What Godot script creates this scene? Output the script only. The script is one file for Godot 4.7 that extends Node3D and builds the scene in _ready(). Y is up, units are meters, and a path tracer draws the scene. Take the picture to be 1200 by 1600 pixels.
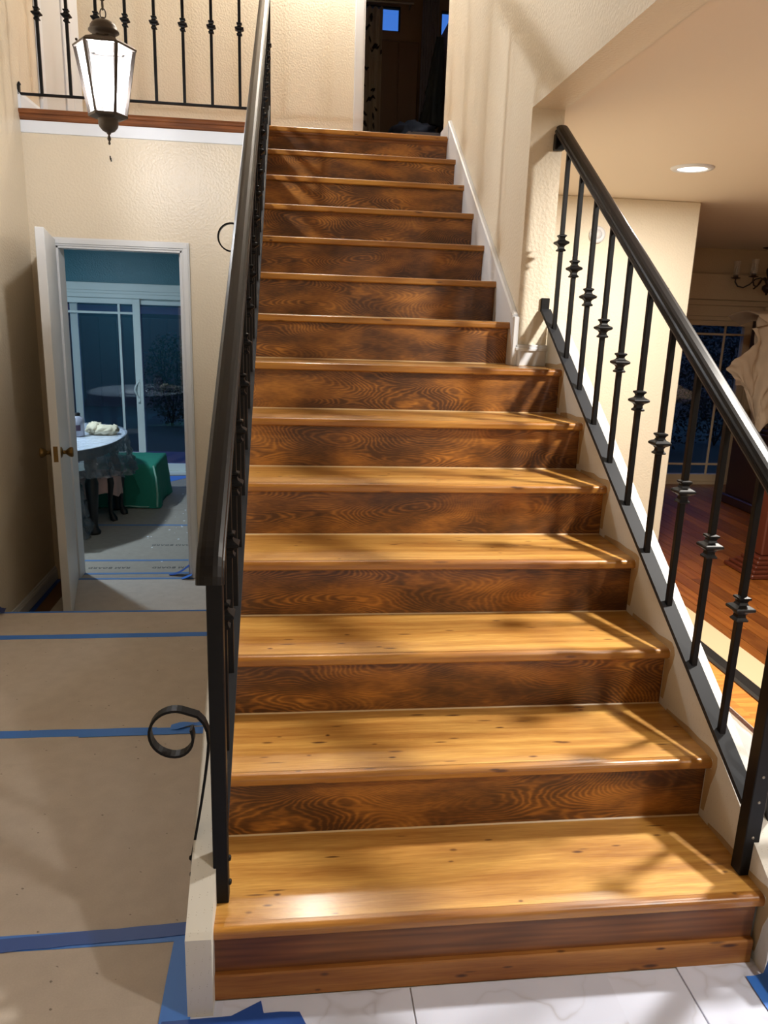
extends Node3D
# A stained wooden staircase with black iron railings in a house under renovation. Metres, y up, stairs rise towards -z.

const RISE := 0.19
const RUN := 0.29316
const SLOPE := RISE / RUN
const W_LOW := 1.295     # stair width below the wall
const W_UP := 1.134      # stair width beside the wall

var rng := RandomNumberGenerator.new()
var used := {}
var mats := {}

# ------------------------------------------------------------------ naming
func numbered(called: String) -> String:
	if not used.has(called):
		used[called] = 0
		return called
	used[called] += 1
	return "%s_%03d" % [called, used[called]]

const GROUPS := {"recessed_light": "recessed ceiling lights", "masking_tape": "blue tape strips on the floors", "loose_tape": "loose scraps of tape", "floor_paper": "protective sheets on the floors", "scroll_bracket": "curled brackets of the railings", "stair_railing": "railings of the stairs", "garden_bush": "bushes outside", "plastic_sheet": "clear plastic sheets", "floor_board": "wood border boards", "curtain": "curtains of the upper room", "ceiling_lamp": "ceiling lamps out of the picture"}

func tag(o: Node, label := "", category := "", group := "", kind := "") -> void:
	if label: o.set_meta("label", label)
	if category: o.set_meta("category", category)
	var kin: String = o.name.rstrip("_0123456789")
	if group == "" and GROUPS.has(kin): group = GROUPS[kin]
	if group: o.set_meta("group", group)
	if kind: o.set_meta("kind", kind)

func thing(called: String, label: String, category: String, at := Vector3.ZERO, group := "") -> Node3D:
	var o := Node3D.new()
	o.name = numbered(called)
	add_child(o)
	o.position = at
	tag(o, label, category, group)
	return o

func obj(called: String, st, m: Material, parent: Node = self, at := Vector3.ZERO) -> MeshInstance3D:
	var o := MeshInstance3D.new()
	o.name = numbered(called) if parent == self else called
	if st is SurfaceTool:
		st.generate_normals()
		o.mesh = st.commit()
	else:
		o.mesh = st
	o.material_override = m
	o.position = at
	parent.add_child(o, true)
	return o

func struct(called: String, st, m: Material, label: String, category: String) -> MeshInstance3D:
	var o := obj(called, st, m)
	tag(o, label, category, "", "structure")
	return o

func lone(called: String, st, m: Material, label: String, category: String, group := "", at := Vector3.ZERO) -> MeshInstance3D:
	var o := obj(called, st, m, self, at)
	tag(o, label, category, group)
	return o

# ------------------------------------------------------------------ shapes
func new_st() -> SurfaceTool:
	var st := SurfaceTool.new()
	st.begin(Mesh.PRIMITIVE_TRIANGLES)
	st.set_smooth_group(-1)
	return st

func tri(st: SurfaceTool, a: Vector3, b: Vector3, c: Vector3, ua := Vector2.ZERO, ub := Vector2.ZERO, uc := Vector2.ZERO) -> void:
	# a b c run counter-clockwise seen from outside; Godot wants clockwise
	st.set_uv(ua); st.add_vertex(a)
	st.set_uv(uc); st.add_vertex(c)
	st.set_uv(ub); st.add_vertex(b)

func quad(st: SurfaceTool, a: Vector3, b: Vector3, c: Vector3, d: Vector3, ua := Vector2.ZERO, ub := Vector2.ZERO, uc := Vector2.ZERO, ud := Vector2.ZERO) -> void:
	tri(st, a, b, c, ua, ub, uc)
	tri(st, a, c, d, ua, uc, ud)

func flat_uv(p: Vector3, n: Vector3) -> Vector2:
	var a := n.abs()
	if a.x >= a.y and a.x >= a.z: return Vector2(p.z, p.y)
	if a.y >= a.z: return Vector2(p.x, p.z)
	return Vector2(p.x, p.y)

func facet(st: SurfaceTool, pts: Array, mid: Vector3) -> void:
	var c := Vector3.ZERO
	for q in pts: c += q
	c /= pts.size()
	var n: Vector3 = (pts[1] - pts[0]).cross(pts[2] - pts[0])
	if n.dot(c - mid) < 0:
		pts = pts.duplicate()
		pts.reverse()
		n = -n
	for i in range(1, pts.size() - 1):
		tri(st, pts[0], pts[i], pts[i + 1], flat_uv(pts[0], n), flat_uv(pts[i], n), flat_uv(pts[i + 1], n))

# a box from lo to hi with chamfered edges, optionally turned by a transform
func cbox(st: SurfaceTool, lo: Vector3, hi: Vector3, c := 0.003, t := Transform3D()) -> void:
	st.set_smooth_group(-1)
	var mid := (lo + hi) * 0.5
	var h := (hi - lo) * 0.5
	c = minf(c, 0.45 * minf(h.x, minf(h.y, h.z)))
	var m := t * mid
	var P := func(s: Vector3, axis: int) -> Vector3:
		var q := Vector3(s.x * h.x, s.y * h.y, s.z * h.z)
		for k in 3:
			if k != axis: q[k] -= s[k] * c
		return t * (mid + q)
	for axis in 3:
		var b := (axis + 1) % 3
		var d := (axis + 2) % 3
		for s in [-1.0, 1.0]:
			var pts := []
			for e in [[-1, -1], [1, -1], [1, 1], [-1, 1]]:
				var v := Vector3.ZERO
				v[axis] = s; v[b] = e[0]; v[d] = e[1]
				pts.append(P.call(v, axis))
			facet(st, pts, m)
		if c > 0.0002:
			for s1 in [-1.0, 1.0]:
				for s2 in [-1.0, 1.0]:
					var v1 := Vector3.ZERO
					v1[b] = s1; v1[d] = s2; v1[axis] = -1
					var v2 := v1
					v2[axis] = 1
					facet(st, [P.call(v1, b), P.call(v1, d), P.call(v2, d), P.call(v2, b)], m)
	if c > 0.0002:
		for sx in [-1.0, 1.0]:
			for sy in [-1.0, 1.0]:
				for sz in [-1.0, 1.0]:
					var v := Vector3(sx, sy, sz)
					facet(st, [P.call(v, 0), P.call(v, 1), P.call(v, 2)], m)

func box(lo: Vector3, hi: Vector3, c := 0.003) -> SurfaceTool:
	var st := new_st()
	cbox(st, lo, hi, c)
	return st

# polygon extruded along an axis: axis 0 takes (z, y), axis 1 takes (x, z), axis 2 takes (x, y); u runs along the axis, v round the outline
func extr(st: SurfaceTool, poly: PackedVector2Array, axis: int, lo: float, hi: float, smooth := false, us := 1.0, uo := Vector2.ZERO) -> void:
	var area := 0.0
	for i in poly.size():
		var p := poly[i]
		var q := poly[(i + 1) % poly.size()]
		area += p.x * q.y - q.x * p.y
	var pts := poly.duplicate()
	if area < 0: pts.reverse()
	var flip := axis != 2
	var at := func(p: Vector2, w: float) -> Vector3:
		return Vector3(w, p.y, p.x) if axis == 0 else Vector3(p.x, w, p.y) if axis == 1 else Vector3(p.x, p.y, w)
	st.set_smooth_group(1 if smooth else -1)
	var run := 0.0
	for i in pts.size():
		var p: Vector2 = pts[i]
		var q: Vector2 = pts[(i + 1) % pts.size()]
		var step := p.distance_to(q)
		var v0 := uo + Vector2(lo * us, run)
		var v1 := uo + Vector2(lo * us, run + step)
		var v2 := uo + Vector2(hi * us, run + step)
		var v3 := uo + Vector2(hi * us, run)
		if flip: quad(st, at.call(p, lo), at.call(p, hi), at.call(q, hi), at.call(q, lo), v0, v3, v2, v1)
		else: quad(st, at.call(p, lo), at.call(q, lo), at.call(q, hi), at.call(p, hi), v0, v1, v2, v3)
		run += step
	st.set_smooth_group(-1)
	var ids := Geometry2D.triangulate_polygon(pts)
	for k in range(0, ids.size(), 3):
		var a: Vector2 = pts[ids[k]]
		var b: Vector2 = pts[ids[k + 1]]
		var c: Vector2 = pts[ids[k + 2]]
		if (b - a).cross(c - a) < 0:
			var s := b
			b = c
			c = s
		for e in [lo, hi]:
			var up: bool = (e == hi) != flip
			if up: tri(st, at.call(a, e), at.call(b, e), at.call(c, e), uo + a, uo + b, uo + c)
			else: tri(st, at.call(a, e), at.call(c, e), at.call(b, e), uo + a, uo + c, uo + b)

func prism(poly: Array, axis: int, lo: float, hi: float, smooth := false) -> SurfaceTool:
	var st := new_st()
	extr(st, PackedVector2Array(poly), axis, lo, hi, smooth)
	return st

# profile of (radius, height) turned round the y axis through c
func lathe(st: SurfaceTool, prof: Array, n := 24, c := Vector3.ZERO, smooth := true, turn := 0.0) -> void:
	st.set_smooth_group(2 if smooth else -1)
	for i in prof.size() - 1:
		var p: Vector2 = prof[i]
		var q: Vector2 = prof[i + 1]
		for k in n:
			var a := TAU * k / n + turn
			var b := TAU * (k + 1) / n + turn
			var pa := c + Vector3(p.x * cos(a), p.y, p.x * sin(a))
			var pb := c + Vector3(p.x * cos(b), p.y, p.x * sin(b))
			var qa := c + Vector3(q.x * cos(a), q.y, q.x * sin(a))
			var qb := c + Vector3(q.x * cos(b), q.y, q.x * sin(b))
			if q.x > 1e-5: tri(st, pa, qa, qb)
			if p.x > 1e-5: tri(st, pa, qb, pb)

# closed outline swept along a path
func sweep(st: SurfaceTool, path: Array, prof: PackedVector2Array, up := Vector3.UP, smooth := true, tapers: Array = []) -> void:
	var rings := []
	for i in path.size():
		var t: Vector3 = (path[mini(i + 1, path.size() - 1)] - path[maxi(i - 1, 0)]).normalized()
		var n := up.cross(t)
		n = n.normalized() if n.length() > 1e-4 else Vector3.RIGHT
		var b := t.cross(n)
		var s: float = tapers[i] if tapers.size() else 1.0
		var ring := []
		for p in prof: ring.append(path[i] + n * p.x * s + b * p.y * s)
		rings.append(ring)
	var m := prof.size()
	st.set_smooth_group(3 if smooth else -1)
	for i in rings.size() - 1:
		for k in m:
			var j := (k + 1) % m
			quad(st, rings[i][k], rings[i][j], rings[i + 1][j], rings[i + 1][k])
	st.set_smooth_group(-1)
	var ids := Geometry2D.triangulate_polygon(prof)
	for k in range(0, ids.size(), 3):
		var a := ids[k]
		var b := ids[k + 1]
		var c := ids[k + 2]
		if (prof[b] - prof[a]).cross(prof[c] - prof[a]) < 0:
			var s := b
			b = c
			c = s
		var e: Array = rings[-1]
		var f: Array = rings[0]
		tri(st, e[a], e[b], e[c])
		tri(st, f[a], f[c], f[b])

func circle(r: float, n := 10, ry := -1.0) -> PackedVector2Array:
	var p := PackedVector2Array()
	for k in n: p.append(Vector2(r * cos(TAU * k / n), (ry if ry > 0 else r) * sin(TAU * k / n)))
	return p

func rect(w: float, h: float) -> PackedVector2Array:
	return PackedVector2Array([Vector2(-w / 2, -h / 2), Vector2(w / 2, -h / 2), Vector2(w / 2, h / 2), Vector2(-w / 2, h / 2)])

# a smooth sheet from f(u, v); front faces towards du x dv
func sheet(st: SurfaceTool, nu: int, nv: int, f: Callable, closed := false) -> void:
	st.set_smooth_group(4)
	var g := []
	for i in nu + 1:
		var row := []
		for j in nv + 1: row.append(f.call(float(i % nu if closed else i) / nu, float(j) / nv))
		g.append(row)
	for i in nu:
		for j in nv:
			quad(st, g[i][j], g[i + 1][j], g[i + 1][j + 1], g[i][j + 1], Vector2(float(i) / nu, float(j) / nv), Vector2(float(i + 1) / nu, float(j) / nv), Vector2(float(i + 1) / nu, float(j + 1) / nv), Vector2(float(i) / nu, float(j + 1) / nv))

# a lump of cloth: a ball bent by noise
func lump(st: SurfaceTool, c: Vector3, r: Vector3, amount := 0.15, freq := 3.0, sd := 1, n := 20) -> void:
	var nz := noise(sd, 1.0, 3)
	sheet(st, n, n / 2, func(u, v):
		var a: float = -u * TAU
		var e: float = (v - 0.5) * PI
		var d := Vector3(cos(e) * cos(a), sin(e), cos(e) * sin(a))
		return c + r * d * (1.0 + amount * 2.0 * nz.get_noise_3dv(d * freq)), true)

func noise(sd: int, freq := 1.0, oct := 3) -> FastNoiseLite:
	var n := FastNoiseLite.new()
	n.seed = sd
	n.noise_type = FastNoiseLite.TYPE_SIMPLEX_SMOOTH
	n.frequency = freq
	n.fractal_type = FastNoiseLite.FRACTAL_FBM
	n.fractal_octaves = oct
	return n

# ------------------------------------------------------------------ materials
func mat(key: String, c: Color, rough := 0.6, metal := 0.0) -> StandardMaterial3D:
	var m := StandardMaterial3D.new()
	m.resource_name = key
	m.albedo_color = c
	m.roughness = rough
	m.metallic = metal
	mats[key] = m
	return m

func c8(r: int, g: int, b: int) -> Color:
	return Color8(r, g, b)

func glow(key: String, c: Color, energy: float) -> StandardMaterial3D:
	var m := mat(key, Color(0.9, 0.9, 0.9), 0.4)
	m.emission_enabled = true
	m.emission = c
	m.emission_energy_multiplier = energy
	return m

func noise_tex(sd: int, freq: float, oct := 4, size := 512) -> NoiseTexture2D:
	var t := NoiseTexture2D.new()
	t.width = size
	t.height = size
	t.seamless = true
	t.noise = noise(sd, freq, oct)
	return t

func triplanar(m: StandardMaterial3D, s: float) -> void:
	m.uv1_triplanar = true
	m.uv1_world_triplanar = true
	m.uv1_scale = Vector3(s, s, s)

func picture(w: int, h: int, f: Callable) -> ImageTexture:
	var data := PackedByteArray()
	data.resize(w * h * 3)
	var at := 0
	for y in h:
		for x in w:
			var c: Color = f.call(x, y)
			data[at] = int(clampf(c.r, 0, 1) * 255)
			data[at + 1] = int(clampf(c.g, 0, 1) * 255)
			data[at + 2] = int(clampf(c.b, 0, 1) * 255)
			at += 3
	return ImageTexture.create_from_image(Image.create_from_data(w, h, false, Image.FORMAT_RGB8, data))

# honey-coloured fir boards, 2 m by 1 m: long soft streaks, fine pores, short dark pin knots
func tread_picture() -> ImageTexture:
	var broad := noise(11, 1.0, 3)
	var streak := noise(12, 1.0, 3)
	var pore := noise(13, 1.0, 2)
	var blot := noise(14, 1.0, 3)
	var w := 1024
	var h := 640
	var knots := []
	var r := RandomNumberGenerator.new()
	r.seed = 5
	for k in 120: knots.append([r.randf() * 2.0, r.randf(), 0.005 + r.randf() * r.randf() * 0.026, 0.0014 + r.randf() * 0.0028, 0.4 + r.randf() * 0.5])
	var shade := PackedFloat32Array()
	shade.resize(w * h)
	for k in knots:
		var x0 := int((k[0] - k[2] * 2) / 2.0 * w)
		var x1 := int((k[0] + k[2] * 2) / 2.0 * w)
		var y0 := int((k[1] - k[3] * 3) * h)
		var y1 := int((k[1] + k[3] * 3) * h) + 1
		for y in range(maxi(y0, 0), mini(y1, h - 1)):
			for x in range(maxi(x0, 0), mini(x1, w - 1)):
				var d := Vector2((x * 2.0 / w - k[0]) / k[2], (float(y) / h - k[1]) / k[3]).length()
				shade[y * w + x] = maxf(shade[y * w + x], k[4] * clampf(1.5 - d, 0, 1))
	return picture(w, h, func(x: int, y: int) -> Color:
		var u := x * 2.0 / w
		var v := float(y) / h
		var bend := 0.02 * broad.get_noise_2d(u * 1.2, v * 2.0)
		var s := 0.5 + 0.62 * streak.get_noise_2d(u * 0.9, (v + bend) * 26.0)
		var b := blot.get_noise_2d(u * 1.6 + 7.0, v * 5.0)
		var q := pore.get_noise_2d(u * 9.0, v * 210.0)
		var t := clampf(0.70 * s + 0.16 + 0.30 * b + 0.22 * q, 0, 1)
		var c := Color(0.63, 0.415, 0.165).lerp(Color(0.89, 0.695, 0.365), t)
		return c.lerp(Color(0.25, 0.12, 0.03), shade[y * w + x]))

# rotary-cut fir plywood, stained: nested wavy figure with blotches where the stain took, 2 m by 1 m
func riser_picture() -> ImageTexture:
	var field := noise(21, 1.0, 2)
	var warp := noise(22, 1.0, 3)
	var blot := noise(23, 1.0, 4)
	var fine := noise(24, 1.0, 2)
	var w := 1024
	var h := 640
	return picture(w, h, func(x: int, y: int) -> Color:
		var u := x * 2.0 / w
		var v := float(y) / h
		var f := field.get_noise_2d(u * 1.1, v * 3.4) * 1.5 + 0.035 * warp.get_noise_2d(u * 9.0, v * 30.0)
		var ring := 0.5 + 0.5 * sin(f * 92.0 + v * 230.0)
		ring = pow(ring, 1.6)
		var b := blot.get_noise_2d(u * 2.6, v * 7.0)
		var q := fine.get_noise_2d(u * 22.0, v * 160.0)
		var strength := clampf(0.55 + 1.0 * warp.get_noise_2d(u * 1.3 + 5.0, v * 2.0), 0.12, 0.8)
		var t := clampf(0.42 + strength * 0.62 * (ring - 0.45) + 0.72 * b + 0.18 * q, 0, 1)
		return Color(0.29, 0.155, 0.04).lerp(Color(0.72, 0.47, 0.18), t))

# straight-grained reddish brown stain
func plain_picture() -> ImageTexture:
	var s := noise(31, 1.0, 3)
	var b := noise(32, 1.0, 2)
	return picture(512, 256, func(x: int, y: int) -> Color:
		var u := x * 2.0 / 512
		var v := float(y) / 256
		var t := clampf(0.5 + 0.6 * s.get_noise_2d(u * 2.0, v * 60.0) + 0.35 * b.get_noise_2d(u * 3.0, v * 6.0), 0, 1)
		return Color(0.34, 0.195, 0.085).lerp(Color(0.54, 0.335, 0.165), t))

func paper_picture() -> ImageTexture:
	var a := noise(41, 1.0, 4)
	var b := noise(42, 1.0, 2)
	var r := RandomNumberGenerator.new()
	r.seed = 8
	var marks := {}
	for k in 46:
		var p := Vector2i(r.randi() % 512, r.randi() % 512)
		for j in r.randi_range(1, 5): marks[p + Vector2i(j % 3, j / 2)] = 0.45 + 0.4 * r.randf()
	return picture(512, 512, func(x: int, y: int) -> Color:
		var t := 0.5 + 0.35 * a.get_noise_2d(x * 0.02, y * 0.02) + 0.25 * b.get_noise_2d(x * 0.35, y * 0.35)
		var c := Color(0.695, 0.655, 0.612).lerp(Color(0.77, 0.73, 0.685), clampf(t, 0, 1))
		var p := Vector2i(x, y)
		return c.lerp(Color(0.16, 0.13, 0.1), marks[p]) if marks.has(p) else c)

func marble_picture() -> ImageTexture:
	var a := noise(51, 1.0, 4)
	var b := noise(52, 1.0, 3)
	return picture(512, 512, func(x: int, y: int) -> Color:
		var u := x / 512.0
		var v := y / 512.0
		var vein := absf(sin((u * 0.8 + v * 1.5) * 9.0 + 3.2 * a.get_noise_2d(u * 2.2, v * 2.2)))
		var t := pow(1.0 - vein, 9.0) * clampf(0.5 + b.get_noise_2d(u * 3.0, v * 3.0), 0, 1)
		var c := Color(0.85, 0.875, 0.95).lerp(Color(0.79, 0.815, 0.89), clampf(0.5 + a.get_noise_2d(u * 1.5 + 4.0, v * 1.5), 0, 1))
		return c.lerp(Color(0.66, 0.66, 0.70), t * 0.6))

func curtain_picture() -> ImageTexture:
	var r := RandomNumberGenerator.new()
	r.seed = 3
	var leaves := []
	for k in 60: leaves.append([r.randf() * 160, r.randf() * 512, r.randf() * PI, 7 + r.randf() * 9])
	var img := Image.create(160, 512, false, Image.FORMAT_RGB8)
	img.fill(Color(0.62, 0.58, 0.52))
	for l in leaves:
		for y in range(-16, 17):
			for x in range(-16, 17):
				var d := Vector2(x, y).rotated(l[2])
				if absf(d.y) < (1.0 - pow(d.x / l[3], 2)) * l[3] * 0.34 and absf(d.x) < l[3]:
					img.set_pixel(posmod(int(l[0]) + x, 160), posmod(int(l[1]) + y, 512), Color(0.09, 0.07, 0.06))
	return ImageTexture.create_from_image(img)

func wall_paint(key: String, c: Color, tex: Texture2D, rough := 0.5, bump := 0.8) -> StandardMaterial3D:
	var m := mat(key, c, rough)
	triplanar(m, 3.2)
	m.normal_enabled = true
	m.normal_texture = tex
	m.normal_scale = bump
	return m

func wood(key: String, tex: Texture2D, tint: Color, rough: float, coat := 0.5) -> StandardMaterial3D:
	var m := mat(key, tint, rough)
	m.albedo_texture = tex
	m.uv1_scale = Vector3(0.5, 1, 1)
	if coat > 0:
		m.clearcoat_enabled = true
		m.clearcoat = coat
		m.clearcoat_roughness = 0.24
	return m

func make_materials() -> void:
	var peel := noise_tex(61, 0.03, 3)
	peel.as_normal_map = true
	peel.bump_strength = 3.0
	wall_paint("wall_cream", c8(226, 210, 180), peel)
	wall_paint("wall_peach", c8(214, 199, 175), peel, 0.37, 0.75)
	wall_paint("wall_pale", c8(229, 219, 198), peel)
	wall_paint("teal", c8(62, 122, 138), peel, 0.36, 0.8)
	wall_paint("ceiling", c8(232, 218, 198), peel, 0.7, 0.12)
	wall_paint("bed_wall", c8(120, 96, 74), peel, 0.8)
	wall_paint("tan", c8(196, 172, 140), peel, 0.6)
	var t := tread_picture()
	var tread := wood("tread", t, Color.WHITE, 0.5, 0.75)
	tread.clearcoat_roughness = 0.19
	var rip := noise_tex(62, 0.12, 3)
	rip.as_normal_map = true
	rip.bump_strength = 2.0
	tread.normal_enabled = true
	tread.normal_texture = rip
	tread.normal_scale = 0.12
	var r := riser_picture()
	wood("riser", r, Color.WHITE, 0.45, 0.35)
	wood("nosing", t, c8(218, 200, 160), 0.42)
	var p := plain_picture()
	wood("plain", p, Color.WHITE, 0.5, 0.12)
	wood("base_board", t, c8(190, 166, 152), 0.55, 0.08)
	wood("ledge", p, c8(255, 235, 215), 0.5, 0.2)
	for k in 4: wood("plank%d" % k, t, [c8(176, 140, 116), c8(162, 124, 102), c8(190, 150, 120), c8(150, 116, 96)][k], 0.42, 0.3)
	wood("plank_light", t, c8(255, 214, 180), 0.45, 0.2)
	mat("iron", c8(17, 17, 18), 0.42)
	mats.iron.metallic_specular = 0.3
	mat("iron_rail", c8(20, 20, 22), 0.36)
	mats.iron_rail.metallic_specular = 0.36
	mat("iron_satin", c8(40, 42, 46), 0.62)
	mats.iron_satin.metallic_specular = 0.3
	var white := mat("white_trim", c8(220, 223, 228), 0.4)
	mat("white_scuffed", c8(208, 206, 198), 0.45)
	mats.white_scuffed.albedo_texture = picture(256, 256, func(x: int, y: int) -> Color:
		var h := absi((x * 7919 + y * 104729) % 613)
		return Color(0.55, 0.5, 0.42) if h < 2 else Color(1, 1, 1))
	mats.white_scuffed.uv1_scale = Vector3(4, 4, 1)
	mat("white_door", c8(208, 208, 208), 0.4)
	mat("vinyl", c8(226, 236, 234), 0.35)
	var paper := mat("paper", Color.WHITE, 0.75)
	paper.albedo_texture = paper_picture()
	triplanar(paper, 1.0)
	var board := mat("paper_grey", c8(214, 214, 210), 0.7)
	board.albedo_texture = paper.albedo_texture
	triplanar(board, 1.3)
	mat("tape", c8(58, 124, 218), 0.5)
	mat("tape_dark", c8(34, 78, 160), 0.5)
	var tile := mat("tile", Color.WHITE, 0.12)
	tile.albedo_texture = marble_picture()
	triplanar(tile, 1.1)
	mat("grout", c8(214, 213, 212), 0.9)
	mat("subfloor", c8(110, 78, 50), 0.8)
	mat("black", c8(14, 12, 12), 0.4)
	mat("bronze", c8(84, 76, 70), 0.45, 0.45)
	mat("brass", c8(112, 88, 48), 0.32, 0.8)
	mat("steel", c8(150, 145, 135), 0.35, 0.7)
	var pane := mat("lantern_glass", Color(0.97, 0.985, 1.0, 0.12), 0.08)
	pane.transparency = BaseMaterial3D.TRANSPARENCY_ALPHA
	var glass := mat("glass", Color(0.12, 0.14, 0.14, 0.06), 0.02)
	glass.transparency = BaseMaterial3D.TRANSPARENCY_ALPHA
	var film := mat("plastic_film", Color(0.42, 0.45, 0.48, 0.5), 0.22)  # greyer copy of the clear sheet, shade put into its colour
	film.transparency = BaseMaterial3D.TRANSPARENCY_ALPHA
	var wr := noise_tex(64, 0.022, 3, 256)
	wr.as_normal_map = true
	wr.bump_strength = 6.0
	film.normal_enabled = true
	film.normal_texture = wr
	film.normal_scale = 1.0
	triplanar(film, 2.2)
	var top := mat("plastic_lit_top", Color(0.85, 0.89, 0.95, 0.3), 0.2)  # paler copy of the clear sheet, lamp sheen put into its colour
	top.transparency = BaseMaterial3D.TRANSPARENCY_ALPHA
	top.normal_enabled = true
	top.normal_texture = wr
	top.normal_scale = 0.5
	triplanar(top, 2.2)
	var clear := mat("plastic_clear", Color(0.9, 0.92, 0.95, 0.34), 0.3)
	clear.transparency = BaseMaterial3D.TRANSPARENCY_ALPHA
	mat("bottle", c8(150, 152, 165), 0.3)
	mat("bottle_label", c8(62, 40, 62), 0.5)
	mat("bag", c8(214, 204, 178), 0.8)
	mat("navy", c8(28, 44, 96), 0.7)
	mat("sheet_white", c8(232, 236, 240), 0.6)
	mat("green_cloth", c8(30, 124, 102), 0.85)
	mat("green_trim", c8(150, 196, 178), 0.85)
	mat("pink_cloth", c8(196, 160, 150), 0.85)
	mat("canvas", c8(190, 170, 146), 0.9)
	mat("dark_wood", c8(48, 26, 20), 0.35)
	mat("mahogany", c8(86, 40, 26), 0.35)
	mat("cardboard", c8(206, 188, 150), 0.8)
	mat("cardboard_grey", c8(158, 147, 132), 0.8)
	mat("tape_dull", c8(84, 122, 172), 0.6)
	mat("slat", c8(178, 146, 118), 0.7)
	mat("patio", c8(140, 104, 106), 0.8)
	mat("lawn", c8(100, 82, 52), 0.95)
	mat("fence", c8(136, 98, 76), 0.9)
	mat("added_house_wall", c8(96, 74, 60), 0.9)
	mat("bush", c8(78, 70, 42), 0.8)
	mat("eave", c8(206, 164, 178), 0.8)
	mat("wardrobe", c8(92, 66, 46), 0.6)
	mat("garment", c8(16, 22, 24), 0.9)
	mat("blanket", c8(70, 86, 120), 0.9)
	var cur := mat("curtain", Color.WHITE, 0.9)
	cur.albedo_texture = curtain_picture()
	cur.backlight_enabled = true
	cur.backlight = Color(0.25, 0.25, 0.25)
	mat("curtain_plain", c8(120, 118, 130), 0.9)
	mat("candle", c8(150, 138, 120), 0.6)
	mat("hedge", c8(44, 38, 24), 0.9)
	mat("pale_bead", c8(200, 172, 130), 0.3)
	mat("stain", c8(172, 146, 108), 0.5)

func nose_y(z: float) -> float:   # the line through all nosings
	return RISE - SLOPE * z

# ------------------------------------------------------------------ the scene
func _ready() -> void:
	rng.seed = 42
	# camera
	var cam := Camera3D.new()
	cam.name = "camera"
	cam.position = Vector3(0.15264, 1.52099, 1.43932)
	cam.basis = Basis(Vector3.UP, -0.12313) * Basis(Vector3.RIGHT, -0.24945) * Basis(Vector3.BACK, 0.03390)
	cam.fov = rad_to_deg(2.0 * atan(800.0 / 1191.74))
	cam.near = 0.05
	cam.far = 100.0
	add_child(cam)
	cam.current = true
	# sky at dusk
	var env := Environment.new()
	env.background_mode = Environment.BG_SKY
	var sky := Sky.new()
	var sm := ProceduralSkyMaterial.new()
	sm.sky_top_color = c8(62, 122, 226)
	sm.sky_horizon_color = c8(92, 152, 240)
	sm.ground_bottom_color = c8(20, 22, 28)
	sm.ground_horizon_color = c8(40, 48, 66)
	sm.sun_angle_max = 0.0
	sky.sky_material = sm
	env.sky = sky
	env.ambient_light_source = Environment.AMBIENT_SOURCE_SKY
	env.tonemap_mode = Environment.TONE_MAPPER_LINEAR
	env.tonemap_exposure = 1.0
	env.sdfgi_enabled = true
	env.ssao_enabled = true
	env.ssil_enabled = true
	var we := WorldEnvironment.new()
	we.name = "surroundings"
	we.environment = env
	add_child(we)
	make_materials()
	# lamps: recessed cans in the low ceiling, one over the upper hall, one in the family room, one over the entry
	can_light(Vector3(2.378, 2.394, -2.967), 5.0, "white recessed ceiling light shining above the cream wall beyond the stair railing")
	can_light(Vector3(2.15, 2.394, -0.78), 10.0, "recessed ceiling light over the middle of the lower stairs, out of the picture")
	can_light(Vector3(2.15, 2.394, 1.35), 4.5, "recessed ceiling light nearest the entry, out of the picture")
	globe_lamp(Vector3(0.37, 5.06, -5.06), 0.09, Color(1.0, 0.975, 0.94), 2.7, "round glass globe light hanging over the upper hall")
	disc_lamp(Vector3(-2.15, 2.35, -5.0), 0.085, Color(0.84, 0.93, 1.0), 5.5, "round flush ceiling light over the plastic-covered table")
	shell()
	outdoors()
	staircase()
	railings()
	lantern()
	entry_floor()
	family_room()
	dining_room()
	upper_room()

func area(parent: Node, at: Vector3, size: float, c: Color, e: float) -> void:
	var l := AreaLight3D.new()
	l.name = "light"
	l.area_size = Vector2(size, size)
	l.light_color = c
	l.light_energy = e
	l.area_range = 30.0
	l.shadow_enabled = true
	parent.add_child(l, true)
	l.position = at
	l.rotation = Vector3(-PI / 2, 0, 0)

func can_light(at: Vector3, e: float, label: String) -> void:
	var t := thing("recessed_light", label, "ceiling light", at)
	var st := new_st()
	lathe(st, [Vector2(0.078, -0.004), Vector2(0.084, -0.012), Vector2(0.112, -0.009), Vector2(0.118, -0.002), Vector2(0.118, 0.0)], 40)
	obj("trim_ring", st, mats.white_trim, t)
	st = new_st()
	lathe(st, [Vector2(0.0, -0.012), Vector2(0.05, -0.0115), Vector2(0.079, -0.006)], 32)
	obj("lens", st, glow("can_lens", Color(1.0, 0.98, 0.95), 6.0), t)
	area(t, Vector3(0, -0.022, 0), 0.14, Color(1.0, 0.975, 0.935), e)

func disc_lamp(at: Vector3, r: float, c: Color, e: float, label: String) -> void:
	var t := thing("ceiling_lamp", label, "ceiling light", at)
	var st := new_st()
	lathe(st, [Vector2(0, -0.07), Vector2(r * 0.5, -0.063), Vector2(r * 0.85, -0.042), Vector2(r, -0.012)], 32)
	obj("shade", st, glow("lamp_shade", c, 4.0), t)
	st = new_st()
	lathe(st, [Vector2(r, -0.014), Vector2(r + 0.012, -0.01), Vector2(r + 0.012, 0.0)], 32)
	obj("base", st, mats.white_trim, t)
	area(t, Vector3(0, -0.085, 0), r * 1.5, c, e)

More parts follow.
